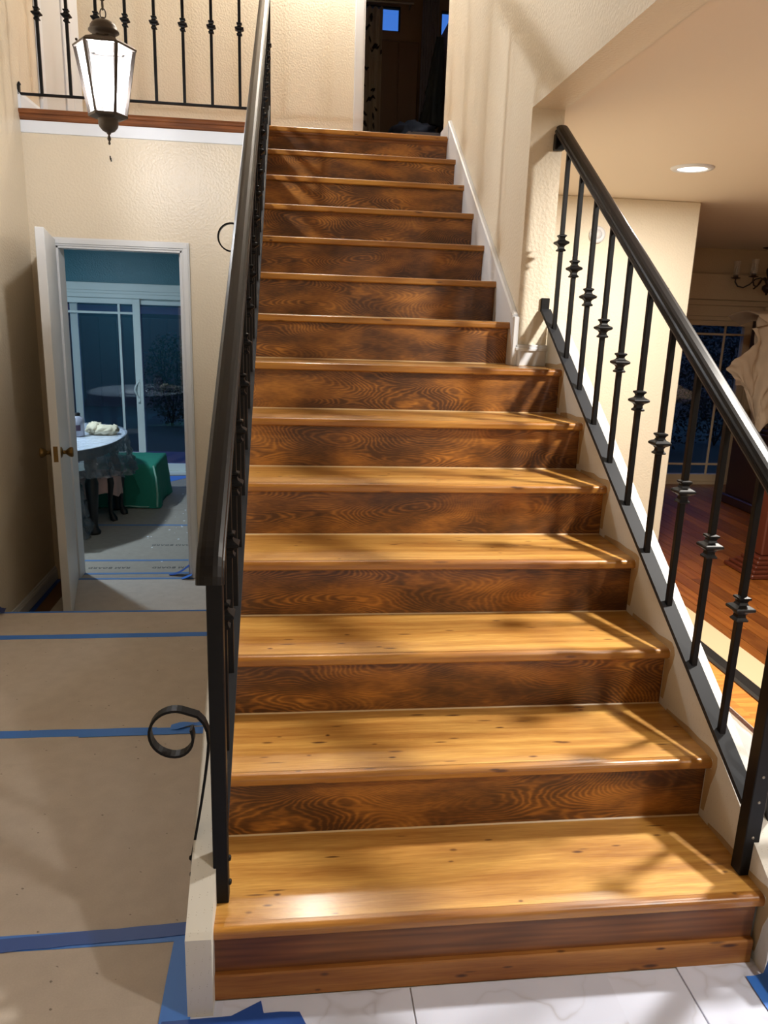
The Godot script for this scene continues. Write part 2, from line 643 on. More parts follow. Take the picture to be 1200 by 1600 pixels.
func globe_lamp(at: Vector3, r: float, c: Color, e: float, label: String) -> void:
	var t := thing("ceiling_lamp", label, "ceiling light", at)
	var st := new_st()
	lathe(st, [Vector2(0.012, -0.2), Vector2(0.012, -0.02), Vector2(0.06, -0.016), Vector2(0.065, 0.0)], 24)
	lathe(st, [Vector2(0.0, -0.232), Vector2(0.045, -0.23), Vector2(0.04, -0.205), Vector2(0.012, -0.195)], 24)
	obj("stem", st, mats.bronze, t)
	st = new_st()
	var prof := []
	for k in 15:
		var a := -PI / 2 + PI * 0.84 * k / 14.0
		prof.append(Vector2(maxf(r * cos(a), 0.0), -0.31 + r * sin(a)))
	lathe(st, prof, 32)
	obj("globe", st, glow("globe_glass", c, 5.0), t)
	var l := OmniLight3D.new()
	l.name = "light"
	l.light_color = c
	l.light_energy = e
	l.light_size = r * 0.9
	l.omni_range = 30.0
	l.omni_attenuation = 2.0
	l.shadow_enabled = true
	t.add_child(l, true)
	l.position = Vector3(0, -0.31, 0)

# ------------------------------------------------------------------ walls, floors, ceilings
func shell() -> void:
	var cream: Material = mats.wall_cream
	var peach: Material = mats.wall_peach
	struct("wall_left", prism([Vector2(3.3, -0.43), Vector2(3.3, 5.06), Vector2(-5.42, 5.06), Vector2(-5.42, 2.51), Vector2(-3.93, 2.51), Vector2(-3.93, -0.43)], 0, -1.6, -1.48), peach, "cream wall running along the paper-covered entry floor up past the balcony", "wall")
	# wall under the balcony with the door opening
	var st := new_st()
	cbox(st, Vector3(-1.48, -0.43, -3.93), Vector3(-1.324, 2.545, -3.81), 0)
	cbox(st, Vector3(-0.555, -0.43, -3.93), Vector3(1.146, 2.51, -3.81), 0)
	cbox(st, Vector3(-1.324, 1.89, -3.93), Vector3(-0.555, 2.545, -3.81), 0)
	cbox(st, Vector3(-0.555, 2.51, -3.93), Vector3(-0.02, 2.545, -3.81), 0)
	struct("wall_back", st, peach, "cream textured wall under the balcony with a doorway in it", "wall")
	struct("wall_stair", prism([Vector2(-4.06, -0.43), Vector2(-1.985, -0.43), Vector2(-1.985, 2.394), Vector2(3.3, 2.394), Vector2(3.3, 5.06), Vector2(-4.06, 5.06)], 0, 1.146, 1.288), mats.wall_pale, "pale wall beside the upper stairs, carried on as a header over the side opening", "wall")
	st = new_st()
	cbox(st, Vector3(-1.48, 2.51, -5.42), Vector3(0.70, 5.06, -5.3), 0)
	cbox(st, Vector3(1.48, 2.51, -5.42), Vector3(3.0, 5.06, -5.3), 0)
	cbox(st, Vector3(0.70, 4.69, -5.42), Vector3(1.48, 5.06, -5.3), 0)
	cbox(st, Vector3(0.70, 2.51, -5.42), Vector3(1.48, 2.655, -5.3), 0)
	struct("wall_hall", st, mats.wall_pale, "pale cream wall of the upper hall behind the balcony balusters", "wall")
	st = new_st()
	cbox(st, Vector3(3.0, 2.51, -7.92), Vector3(3.12, 5.06, -3.94), 0)
	cbox(st, Vector3(1.28, 2.51, -4.06), Vector3(3.0, 5.06, -3.94), 0)
	struct("wall_hall_end", st, mats.wall_pale, "cream walls round the turn of the upper hall", "wall")
	struct("floor_hall", box(Vector3(-1.48, 2.51, -5.42), Vector3(3.0, 2.645, -3.84), 0.0), mats.plank1, "wooden floor of the upper hall", "floor")
	struct("ceiling_high", box(Vector3(-1.6, 5.06, -8.0), Vector3(3.12, 5.18, 3.42), 0), mats.ceiling, "high ceiling over the stairs and the entry", "ceiling")
	struct("ceiling_low", box(Vector3(1.28, 2.394, -7.22), Vector3(7.3, 2.51, 3.42), 0), mats.ceiling, "low smooth ceiling with recessed lights beyond the stair railing", "ceiling")
	struct("wall_entry", box(Vector3(-1.6, -0.43, 3.3), Vector3(7.3, 5.06, 3.42), 0), cream, "cream entry wall behind the viewer", "wall")
	struct("wall_dining", box(Vector3(1.28, -0.43, -4.22), Vector3(3.05, 2.394, -4.1), 0.006), mats.wall_pale, "bright cream wall seen through the balusters beyond the stairs", "wall")
	struct("wall_side", box(Vector3(7.2, -0.43, -7.22), Vector3(7.32, 2.394, 3.3), 0), cream, "cream side wall of the dining room", "wall")
	# dining room far wall with its window door
	st = new_st()
	cbox(st, Vector3(3.05, -0.43, -7.22), Vector3(3.7, 2.394, -7.1), 0)
	cbox(st, Vector3(5.48, -0.43, -7.22), Vector3(7.2, 2.394, -7.1), 0)
	cbox(st, Vector3(3.7, 1.66, -7.22), Vector3(5.48, 2.394, -7.1), 0)
	struct("wall_dining_far", st, mats.tan, "tan far wall of the dining room round a dark glass door", "wall")
	struct("wall_dining_back", box(Vector3(2.93, -0.43, -7.22), Vector3(3.05, 2.394, -4.22), 0), cream, "cream wall closing the dining room behind the bright wall", "wall")
	struct("wall_family_right", box(Vector3(1.146, -0.43, -7.5), Vector3(1.28, 2.51, -4.06), 0), mats.teal, "teal end wall of the family room behind the stairs", "wall")
	struct("wall_family_left", box(Vector3(-4.12, -0.43, -7.5), Vector3(-4.0, 2.51, -3.81), 0), mats.teal, "teal end wall of the family room past the table", "wall")
	struct("wall_family_front", box(Vector3(-4.0, -0.43, -3.93), Vector3(-1.6, 2.51, -3.81), 0), mats.teal, "teal wall beside the doorway inside the family room", "wall")
	st = new_st()
	cbox(st, Vector3(-4.0, -0.43, -7.5), Vector3(-2.9, 2.35, -7.38), 0)
	cbox(st, Vector3(-0.55, -0.43, -7.5), Vector3(1.146, 2.35, -7.38), 0)
	cbox(st, Vector3(-2.9, 1.70, -7.5), Vector3(-0.55, 2.35, -7.38), 0)
	struct("wall_family_far", st, mats.teal, "glossy teal wall above the sliding glass door", "wall")
	struct("ceiling_family", box(Vector3(-4.12, 2.35, -7.5), Vector3(1.146, 2.51, -3.93), 0), mats.ceiling, "family room ceiling", "ceiling")
	# floors
	struct("floor_entry", box(Vector3(-1.48, -0.31, -2.4), Vector3(2.13, -0.004, 3.3), 0), mats.grout, "entry floor under the paper and the tiles", "floor")
	struct("floor_family", box(Vector3(-4.0, -0.43, -7.5), Vector3(1.2, -0.314, -2.4), 0), mats.subfloor, "brown sunken floor under the grey boards of the family room", "floor")
	# trim
	struct("baseboard_left", prism([Vector2(-1.48, -0.31), Vector2(-1.465, -0.31), Vector2(-1.465, -0.25), Vector2(-1.468, -0.243), Vector2(-1.468, -0.236), Vector2(-1.472, -0.232), Vector2(-1.472, -0.224), Vector2(-1.476, -0.218), Vector2(-1.48, -0.218)], 2, -3.81, -2.4), mats.white_door, "moulded baseboard at the foot of the shaded wall behind the open door", "baseboard")
	struct("baseboard_left", prism([Vector2(-1.48, 0), Vector2(-1.465, 0), Vector2(-1.465, 0.07), Vector2(-1.48, 0.09)], 2, -2.4, 3.3), mats.white_door, "baseboard along the entry wall by the paper floor", "baseboard")
	struct("trim_ledge", prism([Vector2(-3.84, 2.664), Vector2(-3.80, 2.666), Vector2(-3.782, 2.660), Vector2(-3.776, 2.648), Vector2(-3.782, 2.637), Vector2(-3.79, 2.633), Vector2(-3.788, 2.620), Vector2(-3.796, 2.606), Vector2(-3.808, 2.598), Vector2(-3.84, 2.598)], 0, -1.48, -0.02), mats.ledge, "brown moulded wood ledge along the balcony edge", "trim")
	struct("trim_fascia", box(Vector3(-1.48, 2.532, -3.84), Vector3(-0.02, 2.60, -3.795), 0.002), mats.white_trim, "white fascia board under the brown balcony ledge", "trim")
	# door casing below the balcony
	st = new_st()
	for s in [[-1.374, -1.324], [-0.555, -0.507]]:
		cbox(st, Vector3(s[0], -0.31, -3.812), Vector3(s[1], 1.94, -3.794), 0.004)
		cbox(st, Vector3(s[0] + 0.008, -0.31, -3.8), Vector3(s[1] - 0.02 if s[0] < -1 else s[1] - 0.008, 1.93, -3.789), 0.003)
	cbox(st, Vector3(-1.374, 1.89, -3.811), Vector3(-0.507, 1.941, -3.7935), 0.004)
	cbox(st, Vector3(-1.36, 1.902, -3.8), Vector3(-0.52, 1.934, -3.788), 0.003)
	cbox(st, Vector3(-1.326, -0.31, -3.93), Vector3(-1.312, 1.89, -3.80), 0.001)
	cbox(st, Vector3(-0.567, -0.31, -3.93), Vector3(-0.553, 1.89, -3.80), 0.001)
	cbox(st, Vector3(-1.326, 1.878, -3.93), Vector3(-0.553, 1.892, -3.80), 0.001)
	cbox(st, Vector3(-0.58, -0.31, -3.89), Vector3(-0.565, 1.88, -3.85), 0.001)
	struct("trim_doorway", st, mats.white_door, "white casing round the doorway below the balcony", "trim")
	# open door leaf
	var d := Node3D.new()
	d.name = "door_1"
	add_child(d)
	d.position = Vector3(-1.345, -0.30, -3.785)
	d.rotation.y = -(PI / 2 - atan2(0.165, 0.775))
	tag(d, "white door standing open into the entry with brass knobs on both faces", "door", "", "structure")
	obj("leaf", box(Vector3(0, 0, -0.023), Vector3(0.795, 2.225, 0.023), 0.002), mats.white_door, d)
	for s in [-1.0, 1.0]:
		var kn := new_st()
		lathe(kn, [Vector2(0.0, 0.0), Vector2(0.031, 0.0), Vector2(0.031, 0.004), Vector2(0.022, 0.009), Vector2(0.011, 0.012), Vector2(0.011, 0.026), Vector2(0.016, 0.032), Vector2(0.026, 0.044), Vector2(0.030, 0.056), Vector2(0.029, 0.063), Vector2(0.024, 0.067), Vector2(0, 0.067)], 24)
		var k := obj("knob", kn, mats.brass, d, Vector3(0.73, 1.01, 0.023 * s))
		k.rotation.x = PI / 2 * s
	st = box(Vector3(0.7945, 0.965, -0.012), Vector3(0.7965, 1.055, 0.012), 0.0005)
	var lp := obj("latch_plate", st, mats.brass, d)
	obj("latch_bolt", box(Vector3(0.796, 1.0, -0.006), Vector3(0.802, 1.02, 0.006), 0.001), mats.brass, lp)
	for y in [0.2, 1.1, 1.95]:
		var hg := new_st()
		lathe(hg, [Vector2(0, -0.045), Vector2(0.006, -0.045), Vector2(0.006, 0.045), Vector2(0, 0.045)], 10)
		obj("hinge", hg, mats.brass, d, Vector3(-0.004, y, 0.026))
	# strike plate on the jamb
	lone("strike_plate", box(Vector3(-0.5675, 0.67, -3.845), Vector3(-0.5655, 0.73, -3.815), 0.0005), mats.bronze, "small dark strike plate on the doorway jamb", "hardware")
	# closet door on the end wall of the upper hall
	var cd := Node3D.new()
	cd.name = "door_2"
	add_child(cd)
	tag(cd, "pale closet door at the end of the upper hall behind the balusters", "door", "", "structure")
	obj("leaf", box(Vector3(-1.48, 2.645, -4.80), Vector3(-1.470, 4.67, -4.30), 0.002), mats.white_door, cd)
	st = new_st()
	cbox(st, Vector3(-1.48, 2.645, -4.315), Vector3(-1.458, 4.72, -4.22), 0.004)
	cbox(st, Vector3(-1.48, 2.645, -5.0), Vector3(-1.458, 4.72, -4.815), 0.004)
	cbox(st, Vector3(-1.48, 2.645, -5.26), Vector3(-1.463, 4.72, -5.02), 0.004)
	cbox(st, Vector3(-1.48, 4.67, -5.0), Vector3(-1.458, 4.74, -4.22), 0.004)
	obj("casing", st, mats.white_trim, cd)
	# casing of the dark doorway
	st = new_st()
	cbox(st, Vector3(0.628, 2.645, -5.3), Vector3(0.70, 4.75, -5.282), 0.004)
	cbox(st, Vector3(1.48, 2.645, -5.3), Vector3(1.55, 4.75, -5.282), 0.004)
	cbox(st, Vector3(0.628, 4.68, -5.3), Vector3(1.55, 4.75, -5.281), 0.004)
	cbox(st, Vector3(0.694, 2.655, -5.42), Vector3(0.708, 4.69, -5.285), 0.001)
	struct("trim_hall_doorway", st, mats.white_trim, "white casing round the dark doorway at the top of the stairs", "trim")
	# baseboards of the upper hall
	struct("baseboard_hall", prism([Vector2(-1.48, 2.645), Vector2(-1.464, 2.645), Vector2(-1.464, 2.735), Vector2(-1.47, 2.745), Vector2(-1.48, 2.765)], 2, -4.22, -3.79), mats.white_trim, "short white baseboard beside the balcony railing end", "baseboard")
	struct("baseboard_stair_top", box(Vector3(1.128, 2.645, -4.06), Vector3(1.147, 2.735, -3.80), 0.003), mats.white_trim, "short white baseboard at the head of the stairs", "baseboard")
	# skirt board along the upper stairs
	var sk := Node3D.new()
	sk.name = "trim_skirt"
	add_child(sk)
	tag(sk, "white skirt board climbing beside the upper stairs with a rounded cap", "trim", "", "structure")
	var zt := -3.785
	obj("board", prism([Vector2(-1.99, 1.20), Vector2(-1.99, 1.545), Vector2(zt, nose_y(zt) + 0.09), Vector2(zt - 0.03, nose_y(zt) + 0.085), Vector2(-4.0, 2.70), Vector2(-4.0, 2.3)], 0, W_UP, 1.147), mats.white_trim, sk)
	st = new_st()
	sweep(st, [Vector3(1.136, nose_y(zt) + 0.092, zt), Vector3(1.136, 1.545, -1.985)], PackedVector2Array([Vector2(-0.013, -0.006), Vector2(0.013, -0.006), Vector2(0.013, 0.008), Vector2(0.008, 0.013), Vector2(-0.006, 0.011), Vector2(-0.013, 0.005)]), Vector3.UP, false)
	obj("cap", st, mats.white_trim, sk)
	# base moulding on the end of the stair wall, at the wide step
	st = new_st()
	cbox(st, Vector3(1.128, 1.33, -1.987), Vector3(1.152, 1.545, -1.968), 0.003)
	cbox(st, Vector3(1.152, 1.33, -1.987), Vector3(1.29, 1.40, -1.973), 0.002)
	cbox(st, Vector3(1.142, 1.395, -1.987), Vector3(1.29, 1.412, -1.962), 0.004)
	cbox(st, Vector3(1.142, 1.41, -1.987), Vector3(1.29, 1.424, -1.968), 0.003)
	cbox(st, Vector3(1.152, 1.33, -1.98), Vector3(1.166, 1.40, -1.963), 0.004)
	struct("baseboard_stair_end", st, mats.white_trim, "short moulded baseboard on the wall end where the stairs widen", "baseboard")

# ------------------------------------------------------------------ outdoors at dusk
func outdoors() -> void:
	struct("ground_lawn", box(Vector3(-14, -0.7, -40), Vector3(20, -0.36, -7.5), 0), mats.lawn, "dark lawn outside the glass doors", "lawn")
	struct("ground_patio", box(Vector3(-6, -0.7, -9.05), Vector3(2.5, -0.335, -7.5), 0), mats.patio, "bluish patio slab outside the sliding door", "patio")
	var f := thing("garden_fence", "dark garden fence across the lawn seen through the sliding door", "fence", Vector3(0, -0.36, -14.2))
	for k in 60:
		obj("fence_board", box(Vector3(-9 + k * 0.32, 0, -0.012), Vector3(-9 + k * 0.32 + 0.312, 1.72, 0.012), 0.004), mats.fence, f)
	var nb := thing("added_house", "dark house added beyond the garden fence to block the sky", "house", Vector3(0, -0.36, -17.0))  # added house, put in to block the sky behind the glass doors
	obj("wall", box(Vector3(-12, 0, -4), Vector3(16, 4.2, 0), 0.02), mats.added_house_wall, nb)
	obj("roof", prism([Vector2(0.5, 4.1), Vector2(-2, 5.2), Vector2(-4.5, 4.1)], 0, -12.4, 16.4), mats.bush, nb)
	# patio cover
	var p := thing("patio_cover", "bluish pergola beams over the patio outside the sliding door", "patio cover", Vector3(0, 0, 0))
	for k in 9: obj("rafter", box(Vector3(-5.8 + 0.9 * k, 1.80, -10.3), Vector3(-5.75 + 0.9 * k, 1.92, -7.52), 0.005), mats.eave, p)
	obj("beam", box(Vector3(-6, 1.60, -10.1), Vector3(1.5, 1.80, -9.98), 0.005), mats.eave, p)
	obj("beam", box(Vector3(-6, 1.46, -10.2), Vector3(1.5, 1.56, -10.1), 0.005), mats.eave, p)
	for x in [-4.2, 0.9]: obj("post", box(Vector3(x, -0.34, -10.1), Vector3(x + 0.1, 1.62, -10.0), 0.005), mats.eave, p)
	bush(Vector3(-1.85, -0.36, -11.6), Vector3(0.42, 0.78, 0.42), 71, "tall dark bush on the lawn behind the sliding door")
	bush(Vector3(-1.25, -0.36, -11.0), Vector3(0.36, 0.34, 0.36), 72, "low leafy bush on the lawn beside the tall one")
	bush(Vector3(5.2, -0.36, -9.6), Vector3(2.4, 1.5, 0.7), 75, "wide dark hedge added outside the dining room glass door to block the sky", 16000, "hedge")  # hedge added to keep sky light out of the glass door
	bush(Vector3(7.1, -0.36, -10.4), Vector3(0.6, 1.0, 0.6), 73, "dark shrub outside the dining room glass door")
	bush(Vector3(5.7, -0.36, -11.4), Vector3(0.6, 0.6, 0.6), 74, "broad low shrub outside the dining room glass door")

func bush(at: Vector3, r: Vector3, sd: int, label: String, count := 2600, leaf_mat := "bush") -> void:
	var t := thing("garden_bush", label, "bush", at)
	var g := RandomNumberGenerator.new()
	g.seed = sd
	var st := new_st()
	for k in 5:
		sweep(st, [Vector3(0, 0, 0), Vector3(g.randf_range(-0.4, 0.4) * r.x, r.y * 0.7, g.randf_range(-0.4, 0.4) * r.z), Vector3(g.randf_range(-0.8, 0.8) * r.x, r.y * 1.6, g.randf_range(-0.8, 0.8) * r.z)], circle(0.012, 6), Vector3.RIGHT)
	obj("stem", st, mats.dark_wood, t)
	var leaf := new_st()
	facet(leaf, [Vector3(0, 0, 0), Vector3(0.014, 0.02, 0.004), Vector3(0, 0.05, 0.008)], Vector3(0, 0, -1))
	facet(leaf, [Vector3(0, 0, 0), Vector3(-0.014, 0.02, 0.004), Vector3(0, 0.05, 0.008)], Vector3(0, 0, -1))
	leaf.generate_normals()
	var mm := MultiMesh.new()
	mm.transform_format = MultiMesh.TRANSFORM_3D
	mm.mesh = leaf.commit()
	mm.instance_count = count
	for k in count:
		var d := Vector3(g.randfn(), g.randfn(), g.randfn()).normalized() * pow(g.randf(), 0.3)
		var b := Basis.from_euler(Vector3(g.randf() * TAU, g.randf() * TAU, g.randf() * TAU)).scaled(Vector3.ONE * g.randf_range(0.7, 1.6))
		mm.set_instance_transform(k, Transform3D(b, Vector3(d.x * r.x, r.y * (1.0 + d.y), d.z * r.z)))
	var o := MultiMeshInstance3D.new()
	o.name = "foliage"
	o.multimesh = mm
	o.material_override = mats[leaf_mat]
	o.set_meta("kind", "stuff")
	t.add_child(o, true)

# ------------------------------------------------------------------ stairs
func staircase() -> void:
	var s := thing("staircase", "stained fir staircase of fourteen steps with glossy honey treads and dark brown risers", "staircase", Vector3.ZERO)
	for k in range(1, 15):
		var zf := -(k - 1) * RUN
		var y := k * RISE
		var x1 := W_LOW if k < 8 else W_UP
		var x0 := -0.02
		var row := (k * 2) % 3
		var uo := Vector2(0.1 + 0.13 * (k % 5), 0.33 * row + 0.005)
		if k < 14:
			# board behind the nosing
			var st := new_st()
			var back := zf - RUN - 0.04
			var x1b := x1
			extr(st, PackedVector2Array([Vector2(back, y), Vector2(zf - 0.022, y), Vector2(zf - 0.022, y - 0.03), Vector2(back, y - 0.03)]), 0, x0, x1b, false, 1.0, uo + Vector2(0, 0.33 - RUN * (0.0)))
			st = new_st()
			tread_board(st, x0, x1, back, zf - 0.022, y, uo)
			var t := obj("tread", st, mats.tread, s)
			var ns := new_st()
			nosing(ns, x0, x1, zf, y, uo + Vector2(0.21, 0.05))
			obj("nosing", ns, mats.nosing, t)
			var cb := new_st()
			extr(cb, PackedVector2Array([Vector2(zf - RUN - 0.026, y - 0.0005), Vector2(zf - RUN - 0.0225, y - 0.0005), Vector2(zf - RUN - 0.026, y + 0.0035)]), 0, x0, (W_LOW if k < 7 else W_UP) - 0.002)
			obj("joint_bead", cb, mats.pale_bead, t)  # thin pale bead where the tread meets the riser
		else:
			var ns := new_st()
			nosing(ns, x0, x1, zf, y, uo)
			var t := obj("landing_nosing", ns, mats.nosing, s)
			var cv := new_st()
			extr(cv, PackedVector2Array([Vector2(zf - 0.026, y - 0.03), Vector2(zf - 0.008, y - 0.03), Vector2(zf - 0.010, y - 0.038), Vector2(zf - 0.018, y - 0.046), Vector2(zf - 0.022, y - 0.056), Vector2(zf - 0.026, y - 0.058)]), 0, x0, x1, false, 1.0, uo)
			obj("cove_moulding", cv, mats.plain, t)
			var st := new_st()
			tread_board(st, x0, x1, zf - 0.05, zf - 0.022, y, uo)
			obj("landing_board", st, mats.tread, s)
		# riser below it
		var rs := new_st()
		var zr := zf - 0.026
		var ro := Vector2(0.09 * ((k * 3) % 7), [0.02, 0.2, 0.39, 0.57, 0.76][(k * 2) % 5])
		if k == 1:
			extr(rs, PackedVector2Array([Vector2(zr - 0.018, 0.0), Vector2(zr + 0.012, 0.0), Vector2(zr + 0.012, y - 0.03), Vector2(zr - 0.018, y - 0.03)]), 0, x0, x1 - 0.012, false, 1.0, ro)
			obj("riser", rs, mats.plain, s)
			var bb := new_st()
			extr(bb, PackedVector2Array([Vector2(zr, 0.001), Vector2(0.0, 0.001), Vector2(0.0, 0.062), Vector2(-0.003, 0.066), Vector2(zr, 0.066)]), 0, x0, x1 - 0.012, false, 1.0, ro + Vector2(0.3, 0.4))
			obj("base_board", bb, mats.base_board, s)
		else:
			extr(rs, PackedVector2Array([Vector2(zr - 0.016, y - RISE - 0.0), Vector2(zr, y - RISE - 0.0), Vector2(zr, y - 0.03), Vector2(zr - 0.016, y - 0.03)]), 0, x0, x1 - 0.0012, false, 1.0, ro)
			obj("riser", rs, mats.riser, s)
	# left stringer wall, right stringer wall
	var zl := 0.04
	struct("wall_stringer", prism([Vector2(zl, -0.0), Vector2(zl, 0.205), Vector2(zl - 0.012, 0.215), Vector2(-3.742, 2.66), Vector2(-3.81, 2.66), Vector2(-3.81, -0.31), Vector2(-2.4, -0.31), Vector2(-2.4, 0.0)], 0, -0.075, -0.019), mats.white_scuffed, "scuffed white stringer closing the open side of the stairs under the curled bracket", "stringer")
	var sr := struct("wall_stringer_right", prism([Vector2(zl, 0.0), Vector2(zl, 0.215), Vector2(0.02, 0.222), Vector2(-0.235, nose_y(-0.235) + 0.052), Vector2(-2.0, nose_y(-2.0) + 0.052), Vector2(-2.0, -0.31), Vector2(-1.6, -0.31), Vector2(-1.6, 0.0)], 0, W_LOW, 1.372), mats.white_scuffed, "low white stringer wall under the railing beside the wide lower steps", "stringer")
	var g := RandomNumberGenerator.new()
	g.seed = 17
	for k in range(1, 8):
		var zf := -(k - 1) * RUN
		var y := k * RISE
		var low := [Vector2(zf + 0.001, y - 0.03), Vector2(zf + 0.001, y + 0.001), Vector2(zf - 0.27, y + 0.001)]
		var top := []
		for q in [[-0.268, 0.012], [-0.2, 0.016], [-0.14, 0.02], [-0.08, 0.018], [-0.03, 0.024], [0.0, 0.026], [0.020, 0.016], [0.026, -0.004], [0.022, -0.03], [0.008, -0.075], [0.0, -0.12], [-0.004, -0.165], [-0.024, -0.165], [-0.024, -0.031]]:
			top.append(Vector2(zf + q[0] + g.randf_range(-0.003, 0.003), y + q[1] + g.randf_range(-0.003, 0.003)))
		obj("stain_smear", prism(low + top, 0, W_LOW - 0.0008, W_LOW + 0.0004), mats.stain, sr)

func tread_board(st: SurfaceTool, x0: float, x1: float, zb: float, zf: float, y: float, uo: Vector2) -> void:
	var pts := [Vector2(zf, y - 0.03), Vector2(zf, y), Vector2(zb, y), Vector2(zb, y - 0.03)]
	# top with texture rows running back from the front edge
	var f := func(x, z): return uo + Vector2(x, zf - z)
	quad(st, Vector3(x0, y, zf), Vector3(x1, y, zf), Vector3(x1, y, zb), Vector3(x0, y, zb), f.call(x0, zf), f.call(x1, zf), f.call(x1, zb), f.call(x0, zb))
	quad(st, Vector3(x0, y - 0.03, zb), Vector3(x1, y - 0.03, zb), Vector3(x1, y - 0.03, zf), Vector3(x0, y - 0.03, zf), f.call(x0, zb), f.call(x1, zb), f.call(x1, zf), f.call(x0, zf))
	for x in [x0, x1]:
		facet(st, [Vector3(x, y, zf), Vector3(x, y, zb), Vector3(x, y - 0.03, zb), Vector3(x, y - 0.03, zf)], Vector3((x0 + x1) / 2, y - 0.015, (zf + zb) / 2))
	facet(st, [Vector3(x0, y, zf), Vector3(x1, y, zf), Vector3(x1, y - 0.03, zf), Vector3(x0, y - 0.03, zf)], Vector3(0.5, y - 0.015, zf - 0.1))
	facet(st, [Vector3(x0, y, zb), Vector3(x1, y, zb), Vector3(x1, y - 0.03, zb), Vector3(x0, y - 0.03, zb)], Vector3(0.5, y - 0.015, zf - 0.1))

func nosing(st: SurfaceTool, x0: float, x1: float, zf: float, y: float, uo: Vector2) -> void:
	var p := PackedVector2Array([Vector2(zf - 0.024, y)])
	for k in 7:
		var a := PI / 2 - PI * 0.5 * k / 6.0
		p.append(Vector2(zf - 0.012 + 0.012 * cos(a), y - 0.012 + 0.012 * sin(a)))
	for k in 4:
		var a := -PI * 0.5 * (k + 1) / 4.0
		p.append(Vector2(zf - 0.009 + 0.009 * cos(a), y - 0.021 + 0.009 * sin(a)))
	p.append(Vector2(zf - 0.024, y - 0.03))
	extr(st, p, 0, x0, x1, false, 1.0, uo)

# ------------------------------------------------------------------ railings
var bar_mesh := {}
var collar_mesh: Mesh

func rail_profile() -> PackedVector2Array:
	var half := [Vector2(0.016, -0.020), Vector2(0.018, -0.012), Vector2(0.025, -0.009), Vector2(0.028, -0.003), Vector2(0.0275, 0.003), Vector2(0.0235, 0.006), Vector2(0.0235, 0.009), Vector2(0.026, 0.012), Vector2(0.024, 0.018), Vector2(0.017, 0.023), Vector2(0.008, 0.0255)]
	var p := PackedVector2Array()
	for q in half: p.append(q)
	half.reverse()
	for q in half: p.append(Vector2(-q.x, q.y))
	return p

func baluster(parent: Node3D, at: Vector3, length: float, collar_at: float, m: Material) -> void:
	var key := "%.3f" % length
	if not bar_mesh.has(key):
		var st := new_st()
		cbox(st, Vector3(-0.0085, 0, -0.0085), Vector3(0.0085, length, 0.0085), 0.0012)
		st.generate_normals()
		bar_mesh[key] = st.commit()
	if collar_mesh == null:
		var st := new_st()
		var q := sqrt(2.0)
		var prof := []
		for e in [[0.0086, -0.036], [0.0155, -0.034], [0.0165, -0.030], [0.0115, -0.024], [0.0105, -0.017], [0.014, -0.011], [0.0255, -0.004], [0.0265, 0.001], [0.0245, 0.004], [0.0135, 0.010], [0.0105, 0.016], [0.0120, 0.021], [0.0165, 0.026], [0.0160, 0.030], [0.0086, 0.033]]:
			prof.append(Vector2(e[0] * q, e[1]))
		lathe(st, prof, 4, Vector3.ZERO, false, PI / 4)
		st.generate_normals()
		collar_mesh = st.commit()
	var b := obj("baluster", bar_mesh[key], m, parent, at)
	obj("collar", collar_mesh, m, b, Vector3(0, collar_at, 0))

func scroll(called: String, at: Vector3, side: float, label: String) -> void:
	# a flat bar curled into an open ring at the top, screwed to the outer face of the stringer below
	var t := thing(called, label, "bracket", at)
	var path := []
	for k in 29:
		var a := deg_to_rad(15.0 - 300.0 * k / 28.0)
		var r := 0.036 + 0.021 * smoothstep(0, 10, k)
		path.append(Vector3(side * (-0.108 + r * cos(a)), 0.264 + r * sin(a), 0))
	for q in [[-0.058, 0.306], [-0.045, 0.290], [-0.037, 0.268], [-0.035, 0.240], [-0.038, 0.205], [-0.045, 0.150], [-0.055, 0.085], [-0.066, 0.02], [-0.076, -0.035], [-0.0795, -0.06], [-0.0795, -0.125]]:
		path.append(Vector3(side * q[0], q[1], 0))
	var st := new_st()
	sweep(st, path, rect(0.006, 0.026), Vector3.BACK, false)
	obj("scroll_bar", st, mats.iron, t)
	for y in [-0.07, -0.115]:
		var sc := new_st()
		lathe(sc, [Vector2(0.0, 0.006), Vector2(0.004, 0.0055), Vector2(0.006, 0.003), Vector2(0.006, 0.0)], 10)
		var o := obj("screw", sc, mats.iron, t, Vector3(side * -0.0825, y, 0))
		o.rotation.z = PI / 2 * side

